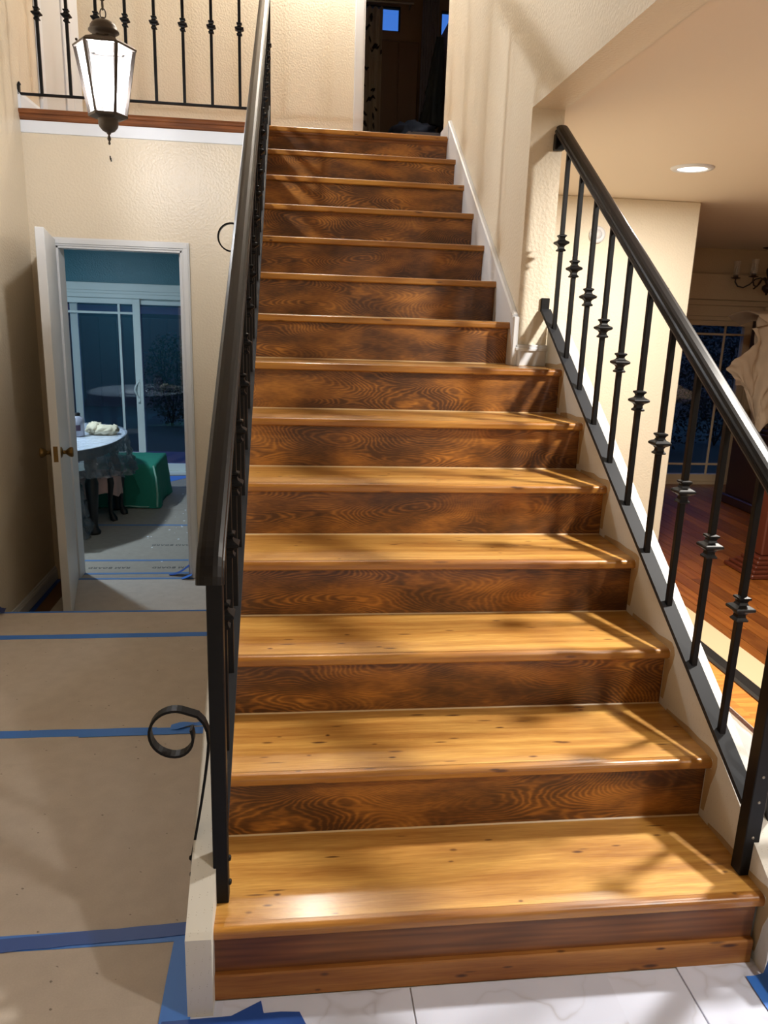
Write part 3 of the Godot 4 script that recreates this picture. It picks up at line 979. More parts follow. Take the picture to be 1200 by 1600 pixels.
func railings() -> void:
	# open side of the stairs
	var l := thing("stair_railing", "long black iron railing with moulded handrail along the open side of the stairs", "railing")
	var xl := -0.0085
	var path := []
	for z in [-3.86, -3.0, -2.0, -1.0, -0.3, -0.09, -0.05]: path.append(Vector3(xl, nose_y(z) + 0.838, z))
	for e in [[-0.040, 0.837], [-0.028, 0.834], [-0.018, 0.828], [-0.010, 0.818], [-0.006, 0.807]]: path.append(Vector3(xl, nose_y(e[0]) + e[1], e[0]))
	var st := new_st()
	sweep(st, path, rail_profile(), Vector3.UP, false)
	obj("handrail", st, mats.iron_rail, l)
	st = new_st()
	cbox(st, Vector3(xl - 0.017, RISE, -0.115), Vector3(xl + 0.017, nose_y(-0.1) + 0.83, -0.081), 0.002)
	var np := obj("newel_post", st, mats.iron, l)
	for y in [0.235, 0.30]:
		var bo := new_st()
		lathe(bo, [Vector2(0.007, 0.0), Vector2(0.007, 0.004), Vector2(0.004, 0.006), Vector2(0, 0.006)], 8)
		var o := obj("bolt", bo, mats.iron, np, Vector3(xl + 0.017, y, -0.098))
		o.rotation.z = -PI / 2
	st = new_st()
	sweep(st, [Vector3(xl, nose_y(-3.80) + 0.108, -3.80), Vector3(xl, nose_y(-0.115) + 0.108, -0.115)], rect(0.032, 0.012), Vector3.UP, false)
	obj("bottom_rail", st, mats.iron_satin, l)
	var z := -0.272
	while z > -3.78:
		baluster(l, Vector3(xl, nose_y(z) + 0.106, z), 0.72, 0.36, mats.iron)
		z -= 0.1827
	st = new_st()
	cbox(st, Vector3(xl - 0.017, 2.66, -3.86), Vector3(xl + 0.017, nose_y(-3.84) + 0.83, -3.826), 0.002)
	obj("newel_post", st, mats.iron, l)
	# wall side, lower steps
	var r := thing("stair_railing", "short black iron railing beside the wide lower steps, ending on the wall", "railing")
	var rx := func(zz: float) -> float: return lerpf(1.294, 1.270, clampf((-zz - 0.1) / 1.87, 0, 1))
	path = []
	for zz in [-1.975, -1.0, -0.3, -0.09, -0.05]: path.append(Vector3(lerpf(1.292, 1.276, clampf((-zz - 0.1) / 1.87, 0, 1)), nose_y(zz) + 0.838, zz))
	for e in [[-0.040, 0.837], [-0.028, 0.834], [-0.018, 0.828], [-0.010, 0.818], [-0.006, 0.807]]: path.append(Vector3(1.292, nose_y(e[0]) + e[1], e[0]))
	st = new_st()
	sweep(st, path, rail_profile(), Vector3.UP, false)
	obj("handrail", st, mats.iron_rail, r)
	obj("wall_bracket", box(Vector3(1.247, nose_y(-1.97) + 0.765, -1.985), Vector3(1.29, nose_y(-1.97) + 0.83, -1.955), 0.003), mats.iron, r)
	st = new_st()
	cbox(st, Vector3(1.270, RISE, -0.115), Vector3(1.310, nose_y(-0.1) + 0.83, -0.075), 0.002)
	np = obj("newel_post", st, mats.iron, r)
	obj("foot_plate", box(Vector3(1.300, RISE, -0.112), Vector3(1.3145, RISE + 0.085, -0.078), 0.002), mats.iron, np)
	for y in [0.30, 0.40, 0.47]:
		var bo := new_st()
		lathe(bo, [Vector2(0.004, 0.0), Vector2(0.004, 0.001), Vector2(0, 0.0015)], 8)
		var o := obj("screw", bo, mats.steel, np, Vector3(1.29, y, -0.0755))
		o.rotation.x = PI / 2
	st = new_st()
	sweep(st, [Vector3(1.270, nose_y(-1.972) + 0.108, -1.972), Vector3(1.294, nose_y(-0.115) + 0.108, -0.115)], rect(0.044, 0.014), Vector3.UP, false)
	var br := obj("bottom_rail", st, mats.iron_satin, r)
	obj("end_tab", box(Vector3(1.248, nose_y(-1.972) + 0.10, -1.985), Vector3(1.286, nose_y(-1.972) + 0.16, -1.972), 0.002), mats.iron, br)
	z = -0.272
	while z > -1.95:
		baluster(r, Vector3(rx.call(z), nose_y(z) + 0.106, z), 0.72, 0.36, mats.iron)
		z -= 0.1745
	# balcony
	var b := thing("balcony_railing", "black iron balcony railing with square collared balusters above the brown ledge", "railing")
	obj("bottom_rail", box(Vector3(-1.474, 2.737, -3.819), Vector3(-0.026, 2.750, -3.795), 0.002), mats.iron, b)
	obj("top_rail", box(Vector3(-1.474, 3.60, -3.826), Vector3(-0.026, 3.635, -3.788), 0.006), mats.iron, b)
	for k in 8: baluster(b, Vector3(-1.3435 + 0.1668 * k, 2.745, -3.807), 0.86, 0.432, mats.iron)
	st = new_st()
	cbox(st, Vector3(-1.480, 2.735, -3.824), Vector3(-1.470, 2.792, -3.790), 0.002)
	lathe(st, [Vector2(0.009, 0.0), Vector2(0.011, 0.006), Vector2(0.007, 0.014), Vector2(0.0, 0.022)], 10, Vector3(-1.472, 2.79, -3.807))
	obj("end_bracket", st, mats.iron, b)
	scroll("scroll_bracket", Vector3(0, 0.334, -0.15), 1.0, "black curled iron bracket at the foot of the long railing, over the paper floor")
	scroll("scroll_bracket", Vector3(0, 1.566, -2.05), 1.0, "black curled iron bracket higher up the long railing, against the cream wall")
	scroll("scroll_bracket", Vector3(1.292, 0.28, -0.13), -1.0, "black curled iron bracket at the foot of the short railing, beside the post")

# ------------------------------------------------------------------ hanging lantern
func lantern() -> void:
	var t := thing("hanging_lantern", "bronze six-sided glass lantern glowing white on a chain above the entry", "lantern", Vector3(-0.689, 0, -2.5))
	var turn := deg_to_rad(-4.0)
	var hexp := func(r: float, y: float, k: int) -> Vector3:
		var a := TAU * k / 6.0 + turn
		return Vector3(r * cos(a), y, r * sin(a))
	var rt := 0.127
	var rb := 0.078
	var yt := 2.645
	var yb := 2.372
	var st := new_st()
	lathe(st, [Vector2(0.128, 2.640), Vector2(0.137, 2.642), Vector2(0.138, 2.650), Vector2(0.122, 2.662), Vector2(0.085, 2.676), Vector2(0.056, 2.686), Vector2(0.049, 2.694)], 6, Vector3.ZERO, false, turn)
	var roof := obj("roof", st, mats.bronze, t)
	st = new_st()
	lathe(st, [Vector2(0.050, 2.682), Vector2(0.047, 2.692), Vector2(0.052, 2.703), Vector2(0.066, 2.711), Vector2(0.0655, 2.716), Vector2(0.060, 2.721), Vector2(0.058, 2.732), Vector2(0.050, 2.744), Vector2(0.036, 2.753), Vector2(0.016, 2.758), Vector2(0.010, 2.762), Vector2(0.010, 2.768), Vector2(0, 2.769)], 32)
	obj("chimney_cap", st, mats.bronze, roof)
	for k in 6:
		st = new_st()
		sweep(st, [hexp.call(rb, yb, k), hexp.call(rt, yt, k)], rect(0.014, 0.014), hexp.call(1, 0, k), false)
		obj("corner_bar", st, mats.bronze, t)
		st = new_st()
		var p0: Vector3 = hexp.call(rb - 0.003, yb, k)
		var p1: Vector3 = hexp.call(rb - 0.003, yb, k + 1)
		var p2: Vector3 = hexp.call(rt - 0.003, yt, k + 1)
		var p3: Vector3 = hexp.call(rt - 0.003, yt, k)
		facet(st, [p0, p1, p2, p3], Vector3(0, 2.5, 0))
		obj("glass_pane", st, mats.lantern_glass, t)
	# small screw knob on the roof corner
	st = new_st()
	lump(st, hexp.call(0.118, 2.672, 3), Vector3(0.006, 0.006, 0.006), 0.0, 1.0, 1, 10)
	obj("thumb_screw", st, mats.bronze, roof)
	st = new_st()
	lathe(st, [Vector2(0.0, 2.372), Vector2(0.078, 2.372), Vector2(0.084, 2.378), Vector2(0.088, 2.374), Vector2(0.086, 2.364), Vector2(0.06, 2.356), Vector2(0.0, 2.356)].map(func(v): return v), 6, Vector3.ZERO, false, turn)
	obj("base_frame", st, mats.bronze, t)
	st = new_st()
	lathe(st, [Vector2(0.0, 2.300), Vector2(0.014, 2.301), Vector2(0.027, 2.307), Vector2(0.040, 2.322), Vector2(0.045, 2.338), Vector2(0.043, 2.348), Vector2(0.048, 2.358)], 28)
	var bowl := obj("base_bowl", st, mats.bronze, t)
	st = new_st()
	lathe(st, [Vector2(0.0, 2.248), Vector2(0.004, 2.250), Vector2(0.006, 2.256), Vector2(0.003, 2.262), Vector2(0.009, 2.274), Vector2(0.006, 2.284), Vector2(0.004, 2.290), Vector2(0.010, 2.297), Vector2(0.008, 2.303)], 16)
	obj("finial", st, mats.bronze, bowl)
	# three candle sleeves with lamps
	for k in 3:
		var a := TAU * k / 3.0 + 0.5
		var c := Vector3(0.030 * cos(a), 0, 0.030 * sin(a))
		st = new_st()
		sweep(st, [Vector3(0, 2.378, 0), c * 0.6 + Vector3(0, 2.376, 0), c + Vector3(0, 2.386, 0), c + Vector3(0, 2.40, 0)], circle(0.004, 8), Vector3(-sin(a), 0, cos(a)))
		lathe(st, [Vector2(0.018, 2.398), Vector2(0.019, 2.402), Vector2(0.010, 2.404), Vector2(0.010, 2.440), Vector2(0, 2.440)], 14, c)
		var sleeve := obj("candle_arm", st, mats.steel, t)
		st = new_st()
		lathe(st, [Vector2(0.009, 2.440), Vector2(0.016, 2.455), Vector2(0.0175, 2.47), Vector2(0.013, 2.495), Vector2(0.005, 2.52), Vector2(0, 2.532)], 16, c)
		obj("bulb", st, glow("lantern_bulb", Color(0.95, 0.98, 1.0), 22.0), sleeve)
		var li := OmniLight3D.new()
		li.name = "light"
		li.light_color = Color(0.97, 0.98, 1.0)
		li.light_energy = 0.52
		li.light_size = 0.016
		li.omni_range = 30.0
		li.omni_attenuation = 2.0
		li.shadow_enabled = true
		t.add_child(li, true)
		li.position = c + Vector3(0, 2.475, 0)
	# ring and chain
	var y := 2.783
	for k in 56:
		st = new_st()
		var up := Vector3.FORWARD if k % 2 == 0 else Vector3.RIGHT
		var side := Vector3.RIGHT if k % 2 == 0 else Vector3.FORWARD
		var loop := []
		for j in 15:
			var a := TAU * j / 14.0
			loop.append(Vector3(0, y + 0.021 * sin(a), 0) + side * 0.0125 * cos(a))
		sweep(st, loop, circle(0.0028, 6), up)
		obj("chain_link", st, mats.bronze, t)
		y += 0.0355
		if y > 5.0: break
	st = new_st()
	lathe(st, [Vector2(0.0, 4.985), Vector2(0.01, 4.99), Vector2(0.02, 5.02), Vector2(0.06, 5.04), Vector2(0.07, 5.06)], 24)
	obj("canopy", st, mats.bronze, t)
	st = new_st()
	sweep(st, [Vector3(-0.963, 2.406, -3.81), Vector3(-0.963, 2.406, -3.79), Vector3(-0.963, 2.413, -3.784), Vector3(-0.963, 2.424, -3.784)], circle(0.004, 8), Vector3.RIGHT)
	sweep(st, [Vector3(-0.963, 2.396, -3.806), Vector3(-0.963, 2.416, -3.806)], rect(0.01, 0.006), Vector3.RIGHT, false)
	lone("wall_hook", st, mats.black, "tiny dark hook on the cream wall below the lantern", "hook")

# ------------------------------------------------------------------ entry floor
func strip(pts: Array, y := 0.0, th := 0.0012) -> SurfaceTool:
	return prism(pts, 1, y, y + th)

# a band of tape between two ends with slightly uneven edges
func tape(a: Vector2, b: Vector2, w: float, y: float, label: String, m: Material, sd: int, grp := "") -> void:
	var g := RandomNumberGenerator.new()
	g.seed = sd
	var d := (b - a).normalized()
	var n := Vector2(-d.y, d.x)
	var one := []
	var two := []
	for k in 13:
		var p := a.lerp(b, k / 12.0)
		one.append(p + n * (w / 2 + g.randf_range(-0.0015, 0.0015)))
		two.append(p - n * (w / 2 + g.randf_range(-0.0015, 0.0015)))
	two.reverse()
	lone("masking_tape", strip(one + two, y), m, label, "tape", grp)

func entry_floor() -> void:
	# builder's paper in four sheets
	var zs := [[-2.4, -2.088], [-2.082, -1.19], [-1.184, -0.21], [-0.204, 3.2]]
	var what := ["narrow strip of brown paper at the step edge before the doorway", "brown paper sheet between the first and second blue tape lines from the doorway", "wide brown paper sheet beside the curled bracket and the stringer", "brown paper sheet nearest the viewer beyond the crumpled blue tape"]
	for k in 4:
		var x1 := -0.076 if k < 3 else -0.135
		lone("floor_paper", box(Vector3(-1.462, -0.004, zs[k][0]), Vector3(x1, 0.0, zs[k][1]), 0.0006), mats.paper, what[k], "paper")
	tape(Vector2(-1.45, -2.393), Vector2(-0.078, -2.393), 0.016, 0.0, "thin blue tape along the step edge before the doorway", mats.tape, 1)
	tape(Vector2(-1.45, -2.075), Vector2(-0.078, -2.085), 0.048, 0.0, "blue tape across the paper floor, second line from the doorway", mats.tape, 2)
	tape(Vector2(-1.45, -1.20), Vector2(-0.35, -1.19), 0.05, 0.0, "blue tape across the paper floor, leading to the curled bracket", mats.tape, 3)
	tape(Vector2(-0.62, -1.182), Vector2(-0.078, -1.185), 0.046, 0.0013, "overlapping blue tape end behind the curled bracket", mats.tape, 4)
	tape(Vector2(-1.45, -0.20), Vector2(-0.078, -0.205), 0.05, 0.0, "wide blue tape line across the nearest paper seam", mats.tape, 5)
	tape(Vector2(-0.70, -0.190), Vector2(-0.08, -0.220), 0.042, 0.0014, "loose blue tape lifting over the nearest paper seam", mats.tape_dark, 6)
	# torn bits of tape
	var st := new_st()
	sheet(st, 14, 4, func(u, v): return Vector3(-0.30 + u * 0.21, 0.003 + 0.018 * sin(u * 9.0) * u + 0.012 * u, -1.21 - 0.10 * u * u + (v - 0.5) * 0.035 * (1.0 + 0.4 * sin(u * 12.0))))
	lone("loose_tape", st, mats.tape, "twisted blue tape scrap lifting off the floor behind the curled bracket", "tape")
	st = new_st()
	sheet(st, 14, 4, func(u, v): return Vector3(-1.46 + u * 0.16, 0.012 + 0.03 * sin(u * PI) + 0.006 * sin(u * 20.0 + v * 5.0), -2.39 + (v - 0.5) * 0.05))
	lone("loose_tape", st, mats.navy, "dark crumpled tape curl on the step edge by the shaded wall", "tape")
	tape(Vector2(-0.104, -0.18), Vector2(-0.096, 1.3), 0.066, 0.0016, "broad blue tape running along the foot of the white stringer", mats.tape, 7)
	lone("masking_tape", strip([Vector2(-0.13, 0.048), Vector2(0.02, 0.046), Vector2(0.085, 0.012), Vector2(0.092, 0.045), Vector2(0.13, 0.044), Vector2(0.172, 0.048), Vector2(0.19, 0.09), Vector2(0.3, 0.2), Vector2(-0.06, 0.4), Vector2(-0.13, 0.3)], 0.0022), mats.tape_dark, "torn blue tape sheet on the white tile at the stringer foot", "tape")
	st = new_st()
	sheet(st, 4, 10, func(u, v): return Vector3(1.297 - 0.002 * sin(v * 9.0) - maxf(0.0, 0.05 - u * 0.09), 0.004 + maxf(0.0, u - 0.45) * 0.12, 0.042 + v * 0.40))
	lone("loose_tape", st, mats.tape, "blue tape folded up at the corner where the short stringer meets the tile", "tape")
	# marble tiles
	var fl := Node3D.new()
	fl.name = "floor_tile"
	add_child(fl)
	tag(fl, "glossy white marbled tile floor at the foot of the stairs", "floor", "", "structure")
	var xs := [-0.2325, 0.43, 1.09, 1.75, 2.12]
	for i in 4:
		for j in 4:
			var z0 := -0.30 + 0.66 * j
			var x0: float = xs[i]
			if i == 0: x0 = -0.13
			if z0 < -0.1 and i < 2: z0 = -0.0
			obj("tile", box(Vector3(x0 + 0.0016, -0.005, z0 + 0.0016), Vector3(xs[i + 1] - 0.0016, 0.0005, -0.30 + 0.66 * (j + 1) - 0.0016), 0.0012), mats.tile, fl)
	# beyond the short stringer
	lone("cardboard_sheet", strip([Vector2(1.36, -1.95), Vector2(1.93, -1.75), Vector2(1.99, -0.80), Vector2(1.40, -0.34)], 0.0, 0.004), mats.cardboard_grey, "pale cardboard sheet on the floor behind the short stringer", "cardboard")
	st = new_st()
	var nz := noise(81, 3.0, 3)
	sheet(st, 30, 24, func(u, v):
		var x: float = 1.42 + u * 0.48
		var z: float = -1.35 + v * 0.62
		return Vector3(x, 0.012 + 0.03 * absf(nz.get_noise_2d(x * 2.0, z * 2.2)) + 0.02 * u * (1 - u), z + 0.05 * nz.get_noise_2d(x * 3.0 + 9.0, z)))
	lone("plastic_sheet", st, mats.plastic_clear, "crumpled clear plastic on the cardboard behind the short stringer", "plastic")
	for e in [[1.60, -1.34, 0.09, 0.03, 0.5, "black scrap on the pale cardboard beside the stringer"], [1.76, -1.30, 0.07, 0.02, 0.2, "small black scrap on the cardboard near the orange border board"], [1.72, -1.05, 0.16, 0.03, 0.9, "long black scrap under the crumpled clear plastic"], [1.55, -0.95, 0.14, 0.025, 0.7, "black scrap on the cardboard next to the newel post"]]:
		var pts := []
		for k in 9:
			var a := TAU * k / 9.0
			pts.append(Vector2(e[0], e[1]) + Vector2(e[2] * cos(a) * (0.8 + 0.35 * sin(k * 2.3)), e[3] * sin(a) * (0.8 + 0.4 * cos(k * 3.1))).rotated(e[4]))
		lone("tape_scrap", strip(pts, 0.0045), mats.black, e[5], "scrap", "black scraps on the cardboard")
	lone("floor_board", box(Vector3(1.96, -0.004, -3.2), Vector3(2.10, 0.006, 3.2), 0.002), mats.plank_light, "orange wood border board at the top of the side step", "board")
	lone("floor_board", box(Vector3(1.93, -0.004, -3.2), Vector3(1.957, 0.004, 3.2), 0.002), mats.mahogany, "thin brown wood border strip beside the cardboard", "board")
	st = prism([Vector2(2.10, -0.03), Vector2(2.10, 0.012), Vector2(2.112, 0.02), Vector2(2.165, 0.02), Vector2(2.178, 0.012), Vector2(2.178, -0.03)], 2, -3.2, 3.2)
	lone("step_nosing", st, mats.black, "black edge strip along the side step down to the dining room", "nosing")
	var v := thing("floor_register", "brown slatted wooden floor vent beside the scroll at the post foot", "vent", Vector3(1.56, 0.004, -0.62))
	obj("frame", box(Vector3(-0.12, 0, -0.2), Vector3(0.17, 0.004, 0.18), 0.001), mats.dark_wood, v)
	for k in 15: obj("slat", box(Vector3(-0.11, 0.003, -0.19 + k * 0.024), Vector3(0.16, 0.012, -0.176 + k * 0.024), 0.002), mats.slat, v)

# ------------------------------------------------------------------ family room through the doorway
func slider(called: String, label: String, x0: float, x1: float, xm: float, y0: float, y1: float, z: float, m: Material, back_at: float, bar_in: float) -> void:
	# frame from x0 to x1 with the sliding panel's stile at xm
	var t := Node3D.new()
	t.name = called
	add_child(t)
	tag(t, label, "sliding door", "", "structure")
	var st := new_st()
	cbox(st, Vector3(x0, y1 - 0.045, z - 0.10), Vector3(x1, y1, z + 0.015), 0.003)
	cbox(st, Vector3(x0, y0, z - 0.10), Vector3(x1, y0 + 0.035, z + 0.015), 0.003)
	cbox(st, Vector3(x0, y0, z - 0.10), Vector3(x0 + 0.05, y1, z + 0.015), 0.003)
	cbox(st, Vector3(x1 - 0.05, y0, z - 0.10), Vector3(x1, y1, z + 0.015), 0.003)
	obj("frame", st, m, t)
	for panel in 2:
		var a := x0 + 0.05 if panel == 0 else back_at
		var b := xm if panel == 0 else x1 - 0.05
		var zc := z - 0.028 if panel == 0 else z - 0.07
		st = new_st()
		var w := 0.078
		cbox(st, Vector3(a, y0 + 0.035, zc - 0.018), Vector3(a + w, y1 - 0.045, zc + 0.018), 0.003)
		cbox(st, Vector3(b - w, y0 + 0.035, zc - 0.018), Vector3(b, y1 - 0.045, zc + 0.018), 0.003)
		cbox(st, Vector3(a + w - 0.001, y1 - 0.045 - 0.06, zc - 0.018), Vector3(b - w + 0.001, y1 - 0.045, zc + 0.018), 0.003)
		cbox(st, Vector3(a + w - 0.001, y0 + 0.035, zc - 0.018), Vector3(b - w + 0.001, y0 + 0.12, zc + 0.018), 0.003)
		var pn := obj("panel", st, m, t)
		obj("glass", box(Vector3(a + w - 0.005, y0 + 0.115, zc - 0.001), Vector3(b - w + 0.005, y1 - 0.1, zc + 0.001), 0), mats.glass, pn)
		if panel == 0:
			for x in [a + w + 0.10, b - w - bar_in]: obj("muntin", box(Vector3(x - 0.013, y0 + 0.115, zc + 0.002), Vector3(x + 0.013, y1 - 0.1, zc + 0.012), 0.002), m, pn)
			for y in [y1 - 0.20, y0 + 0.245]: obj("muntin", box(Vector3(a + w - 0.004, y - 0.012, zc + 0.002), Vector3(b - w + 0.004, y + 0.012, zc + 0.011), 0.002), m, pn)
			var hd := new_st()
			var hx := b - w * 0.6
			cbox(hd, Vector3(hx - 0.014, y0 + 0.84, zc + 0.018), Vector3(hx + 0.014, y0 + 1.08, zc + 0.026), 0.003)
			var hp := []
			for k in 11:
				var e := k / 10.0
				hp.append(Vector3(hx - 0.035 * sin(PI * e), y0 + 0.88 + 0.17 * e, zc + 0.026 + 0.03 * sin(PI * e)))
			sweep(hd, hp, rect(0.016, 0.014), Vector3.RIGHT)
			lathe(hd, [Vector2(0.0, 0.0), Vector2(0.012, 0.0), Vector2(0.012, 0.02), Vector2(0, 0.022)], 12, Vector3(hx, y0 + 0.82, zc + 0.03))
			obj("handle", hd, m, pn)

func family_room() -> void:
	slider("door_3", "white framed sliding glass door to the dark patio", -2.86, -0.58, -1.505, -0.31, 1.675, -7.38, mats.vinyl, -2.25, 0.145)
	var st := new_st()
	cbox(st, Vector3(-2.95, 1.705, -7.382), Vector3(-0.5, 1.785, -7.355), 0.004)
	cbox(st, Vector3(-2.92, 1.675, -7.382), Vector3(-0.53, 1.707, -7.362), 0.004)
	cbox(st, Vector3(-2.95, -0.31, -7.382), Vector3(-2.86, 1.705, -7.36), 0.004)
	cbox(st, Vector3(-0.58, -0.31, -7.382), Vector3(-0.49, 1.705, -7.36), 0.004)
	struct("trim_slider", st, mats.vinyl, "white casing above the sliding glass door under the teal wall", "trim")
	# grey boards on the sunken floor
	var zs := [[-7.36, -5.745], [-5.74, -5.205], [-5.2, -4.205], [-4.2, -3.825], [-3.82, -2.41]]
	var what := ["grey floor board sheet next to the sliding door", "narrow grey floor sheet beside the green draped box", "printed grey floor sheet under the table", "printed grey floor sheet just inside the doorway", "brown floor sheet under the open door, below the step"]
	for k in 5:
		lone("floor_paper", box(Vector3(-3.9 if k < 4 else -1.34, -0.314, zs[k][0]), Vector3(1.1 if k < 4 else -0.08, -0.31, zs[k][1]), 0.0006), mats.paper_grey if k < 4 else mats.paper, what[k], "paper")
	tape(Vector2(-3.0, -5.2), Vector2(0.5, -5.205), 0.034, -0.31, "blue tape line across the grey boards behind the chair legs", mats.tape_dull, 21)
	tape(Vector2(-3.0, -4.2), Vector2(0.5, -4.205), 0.034, -0.31, "blue tape line across the grey boards between the printed sheets", mats.tape_dull, 22)
	tape(Vector2(-1.32, -3.90), Vector2(-0.56, -3.905), 0.034, -0.31, "upper blue tape line on the boards in the doorway", mats.tape_dull, 23)
	tape(Vector2(-1.32, -3.79), Vector2(-0.54, -3.79), 0.034, -0.31, "lower blue tape line on the boards in the doorway", mats.tape_dull, 24)
	lone("masking_tape", strip([Vector2(-1.30, -7.30), Vector2(-1.0, -7.34), Vector2(-0.9, -7.28), Vector2(-1.05, -7.2), Vector2(-1.35, -6.78), Vector2(-1.42, -6.9)], -0.3095), mats.tape, "blue tape patch beside the sliding door track", "tape")
	tape(Vector2(-1.455, -3.79), Vector2(-1.44, -2.45), 0.03, -0.3135, "dark blue tape along the lower baseboard behind the door", mats.tape_dark, 25)
	st = new_st()
	sheet(st, 10, 4, func(u, v): return Vector3(-0.72 + u * 0.16, -0.305 + 0.09 * u * u, -3.86 + (v - 0.5) * (0.03 + 0.06 * u)))
	lone("loose_tape", st, mats.tape_dark, "blue tape scrap sticking up at the doorway jamb", "tape")
	st = new_st()
	sheet(st, 10, 4, func(u, v): return Vector3(-0.62 + u * 0.07, -0.308 + 0.03 * u, -3.78 + (v - 0.5) * 0.05))
	lone("loose_tape", st, mats.tape, "blue tape scrap at the foot of the doorway casing", "tape")
	# dried paint drops
	st = new_st()
	for k in 46:
		var c := Vector3(rng.randf_range(-1.05, -0.62), -0.3098, rng.randf_range(-7.0, -4.1))
		lathe(st, [Vector2(rng.randf_range(0.003, 0.011), 0.0), Vector2(0.003, 0.0012), Vector2(0, 0.0014)], 8, c)
	var spots := lone("paint_spots", st, mats.sheet_white, "white dried paint drops spattered over the grey boards", "paint")
	spots.set_meta("kind", "stuff")
	# printing on the boards
	for e in [[-0.72, -4.03, "RAM BOARD", "grey printing on the floor board beside the doorway jamb"], [-0.82, -4.60, "RAM BOARD", "grey printing on the floor board beyond the second blue tape line"], [-1.17, -4.03, "RAM BOARD", "grey printing on the floor board by the open door"]]:
		var tm := TextMesh.new()
		tm.text = e[2]
		var fo := SystemFont.new()
		fo.font_names = PackedStringArray(["Droid Sans"])
		fo.font_weight = 700
		tm.font = fo
		tm.font_size = 32
		tm.pixel_size = 0.0016
		tm.depth = 0.0006
		var o := lone("board_print", tm, mats.slat, e[3], "print", "printing on the floor boards", Vector3(e[0], -0.3095, e[1]))
		o.rotation = Vector3(-PI / 2, PI, 0)
		o.material_override = mats.get("print_ink", mat("print_ink", c8(92, 90, 88), 0.8))
	# table under plastic
	var C := Vector3(-1.95, 0, -5.35)
	var rim := func(u: float) -> Vector2:
		var a: float = u * TAU
		var c := cos(a)
		var s := sin(a)
		return Vector2(0.63 * signf(c) * pow(absf(c), 0.86), 0.86 * signf(s) * pow(absf(s), 0.86))
	var tb := thing("dining_table", "dark dining table hidden under a clear plastic sheet", "table", C)
	var poly := []
	for k in 48:
		var p: Vector2 = rim.call(k / 48.0)
		poly.append(p * 0.985)
	obj("table_top", prism(poly, 1, 0.40, 0.430), mats.dark_wood, tb)
	obj("table_sheen", prism(poly, 1, 0.430, 0.436), mats.sheet_white, tb)  # added white layer, the bright sheen of the lit top put in as colour
	var inner := []
	for p in poly: inner.append(p * 0.9)
	obj("apron", prism(inner, 1, 0.33, 0.405), mats.dark_wood, tb)
	for e in [Vector2(0.46, 0.42), Vector2(-0.46, 0.42), Vector2(0.46, -0.42), Vector2(-0.46, -0.42)]:
		st = new_st()
		lathe(st, [Vector2(0, -0.31), Vector2(0.05, -0.31), Vector2(0.055, -0.29), Vector2(0.035, -0.26), Vector2(0.03, -0.22), Vector2(0.045, -0.05), Vector2(0.055, 0.12), Vector2(0.035, 0.2), Vector2(0.05, 0.26), Vector2(0.05, 0.34)], 14, Vector3(e.x, 0, e.y))
		obj("leg", st, mats.black, tb)
	var cv := noise(91, 1.0, 3)
	var cover := thing("plastic_table_cover", "wrinkled clear plastic sheet hanging over the table edge", "plastic sheet")
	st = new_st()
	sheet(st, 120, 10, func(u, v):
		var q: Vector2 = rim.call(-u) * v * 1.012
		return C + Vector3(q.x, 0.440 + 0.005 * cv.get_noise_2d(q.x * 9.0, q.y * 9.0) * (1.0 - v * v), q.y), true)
	obj("top", st, mats.plastic_lit_top, cover)
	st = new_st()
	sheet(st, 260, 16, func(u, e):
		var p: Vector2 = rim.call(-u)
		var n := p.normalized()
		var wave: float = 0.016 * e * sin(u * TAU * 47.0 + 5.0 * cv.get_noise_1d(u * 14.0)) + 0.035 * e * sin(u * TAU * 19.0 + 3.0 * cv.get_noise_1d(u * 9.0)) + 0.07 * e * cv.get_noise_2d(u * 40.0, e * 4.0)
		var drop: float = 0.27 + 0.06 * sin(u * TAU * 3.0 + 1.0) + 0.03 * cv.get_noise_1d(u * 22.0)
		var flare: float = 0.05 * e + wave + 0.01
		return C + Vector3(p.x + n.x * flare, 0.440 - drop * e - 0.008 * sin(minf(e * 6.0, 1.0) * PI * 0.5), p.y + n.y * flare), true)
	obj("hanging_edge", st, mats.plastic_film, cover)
	# things on the table
	var bt := thing("jug", "grey-white plastic jug with a dark cap and label on the covered table", "jug", Vector3(-1.70, 0.443, -5.38))
	st = new_st()
	lathe(st, [Vector2(0, 0), Vector2(0.056, 0), Vector2(0.062, 0.006), Vector2(0.063, 0.12), Vector2(0.058, 0.15), Vector2(0.036, 0.172), Vector2(0.03, 0.176)], 28)
	obj("body", st, mats.bottle, bt)
	st = new_st()
	lathe(st, [Vector2(0.032, 0.172), Vector2(0.034, 0.176), Vector2(0.034, 0.194), Vector2(0.03, 0.198), Vector2(0, 0.198)], 24)
	obj("cap", st, mats.black, bt)
	st = new_st()
	sheet(st, 12, 1, func(u, v): return Vector3(0.0642 * sin(-0.45 + u * 1.2), 0.05 + 0.05 * v, 0.0642 * cos(-0.45 + u * 1.2)))
	obj("label", st, mats.bottle_label, bt)
	st = new_st()
	lump(st, Vector3(-1.585, 0.49, -5.52), Vector3(0.07, 0.055, 0.09), 0.25, 2.6, 5, 24)
	lump(st, Vector3(-1.50, 0.478, -5.5), Vector3(0.12, 0.045, 0.085), 0.2, 2.2, 6, 24)
	lump(st, Vector3(-1.425, 0.49, -5.56), Vector3(0.03, 0.03, 0.03), 0.2, 2.0, 7, 16)
	lone("cloth_bag", st, mats.bag, "crumpled beige cloth bag lying on the covered table", "bag")
	st = new_st()
	lump(st, Vector3(-1.78, 0.452, -5.27), Vector3(0.10, 0.014, 0.035), 0.2, 3.0, 8, 16)
	lone("rag", st, mats.navy, "dark blue rag at the foot of the jug on the table", "rag")
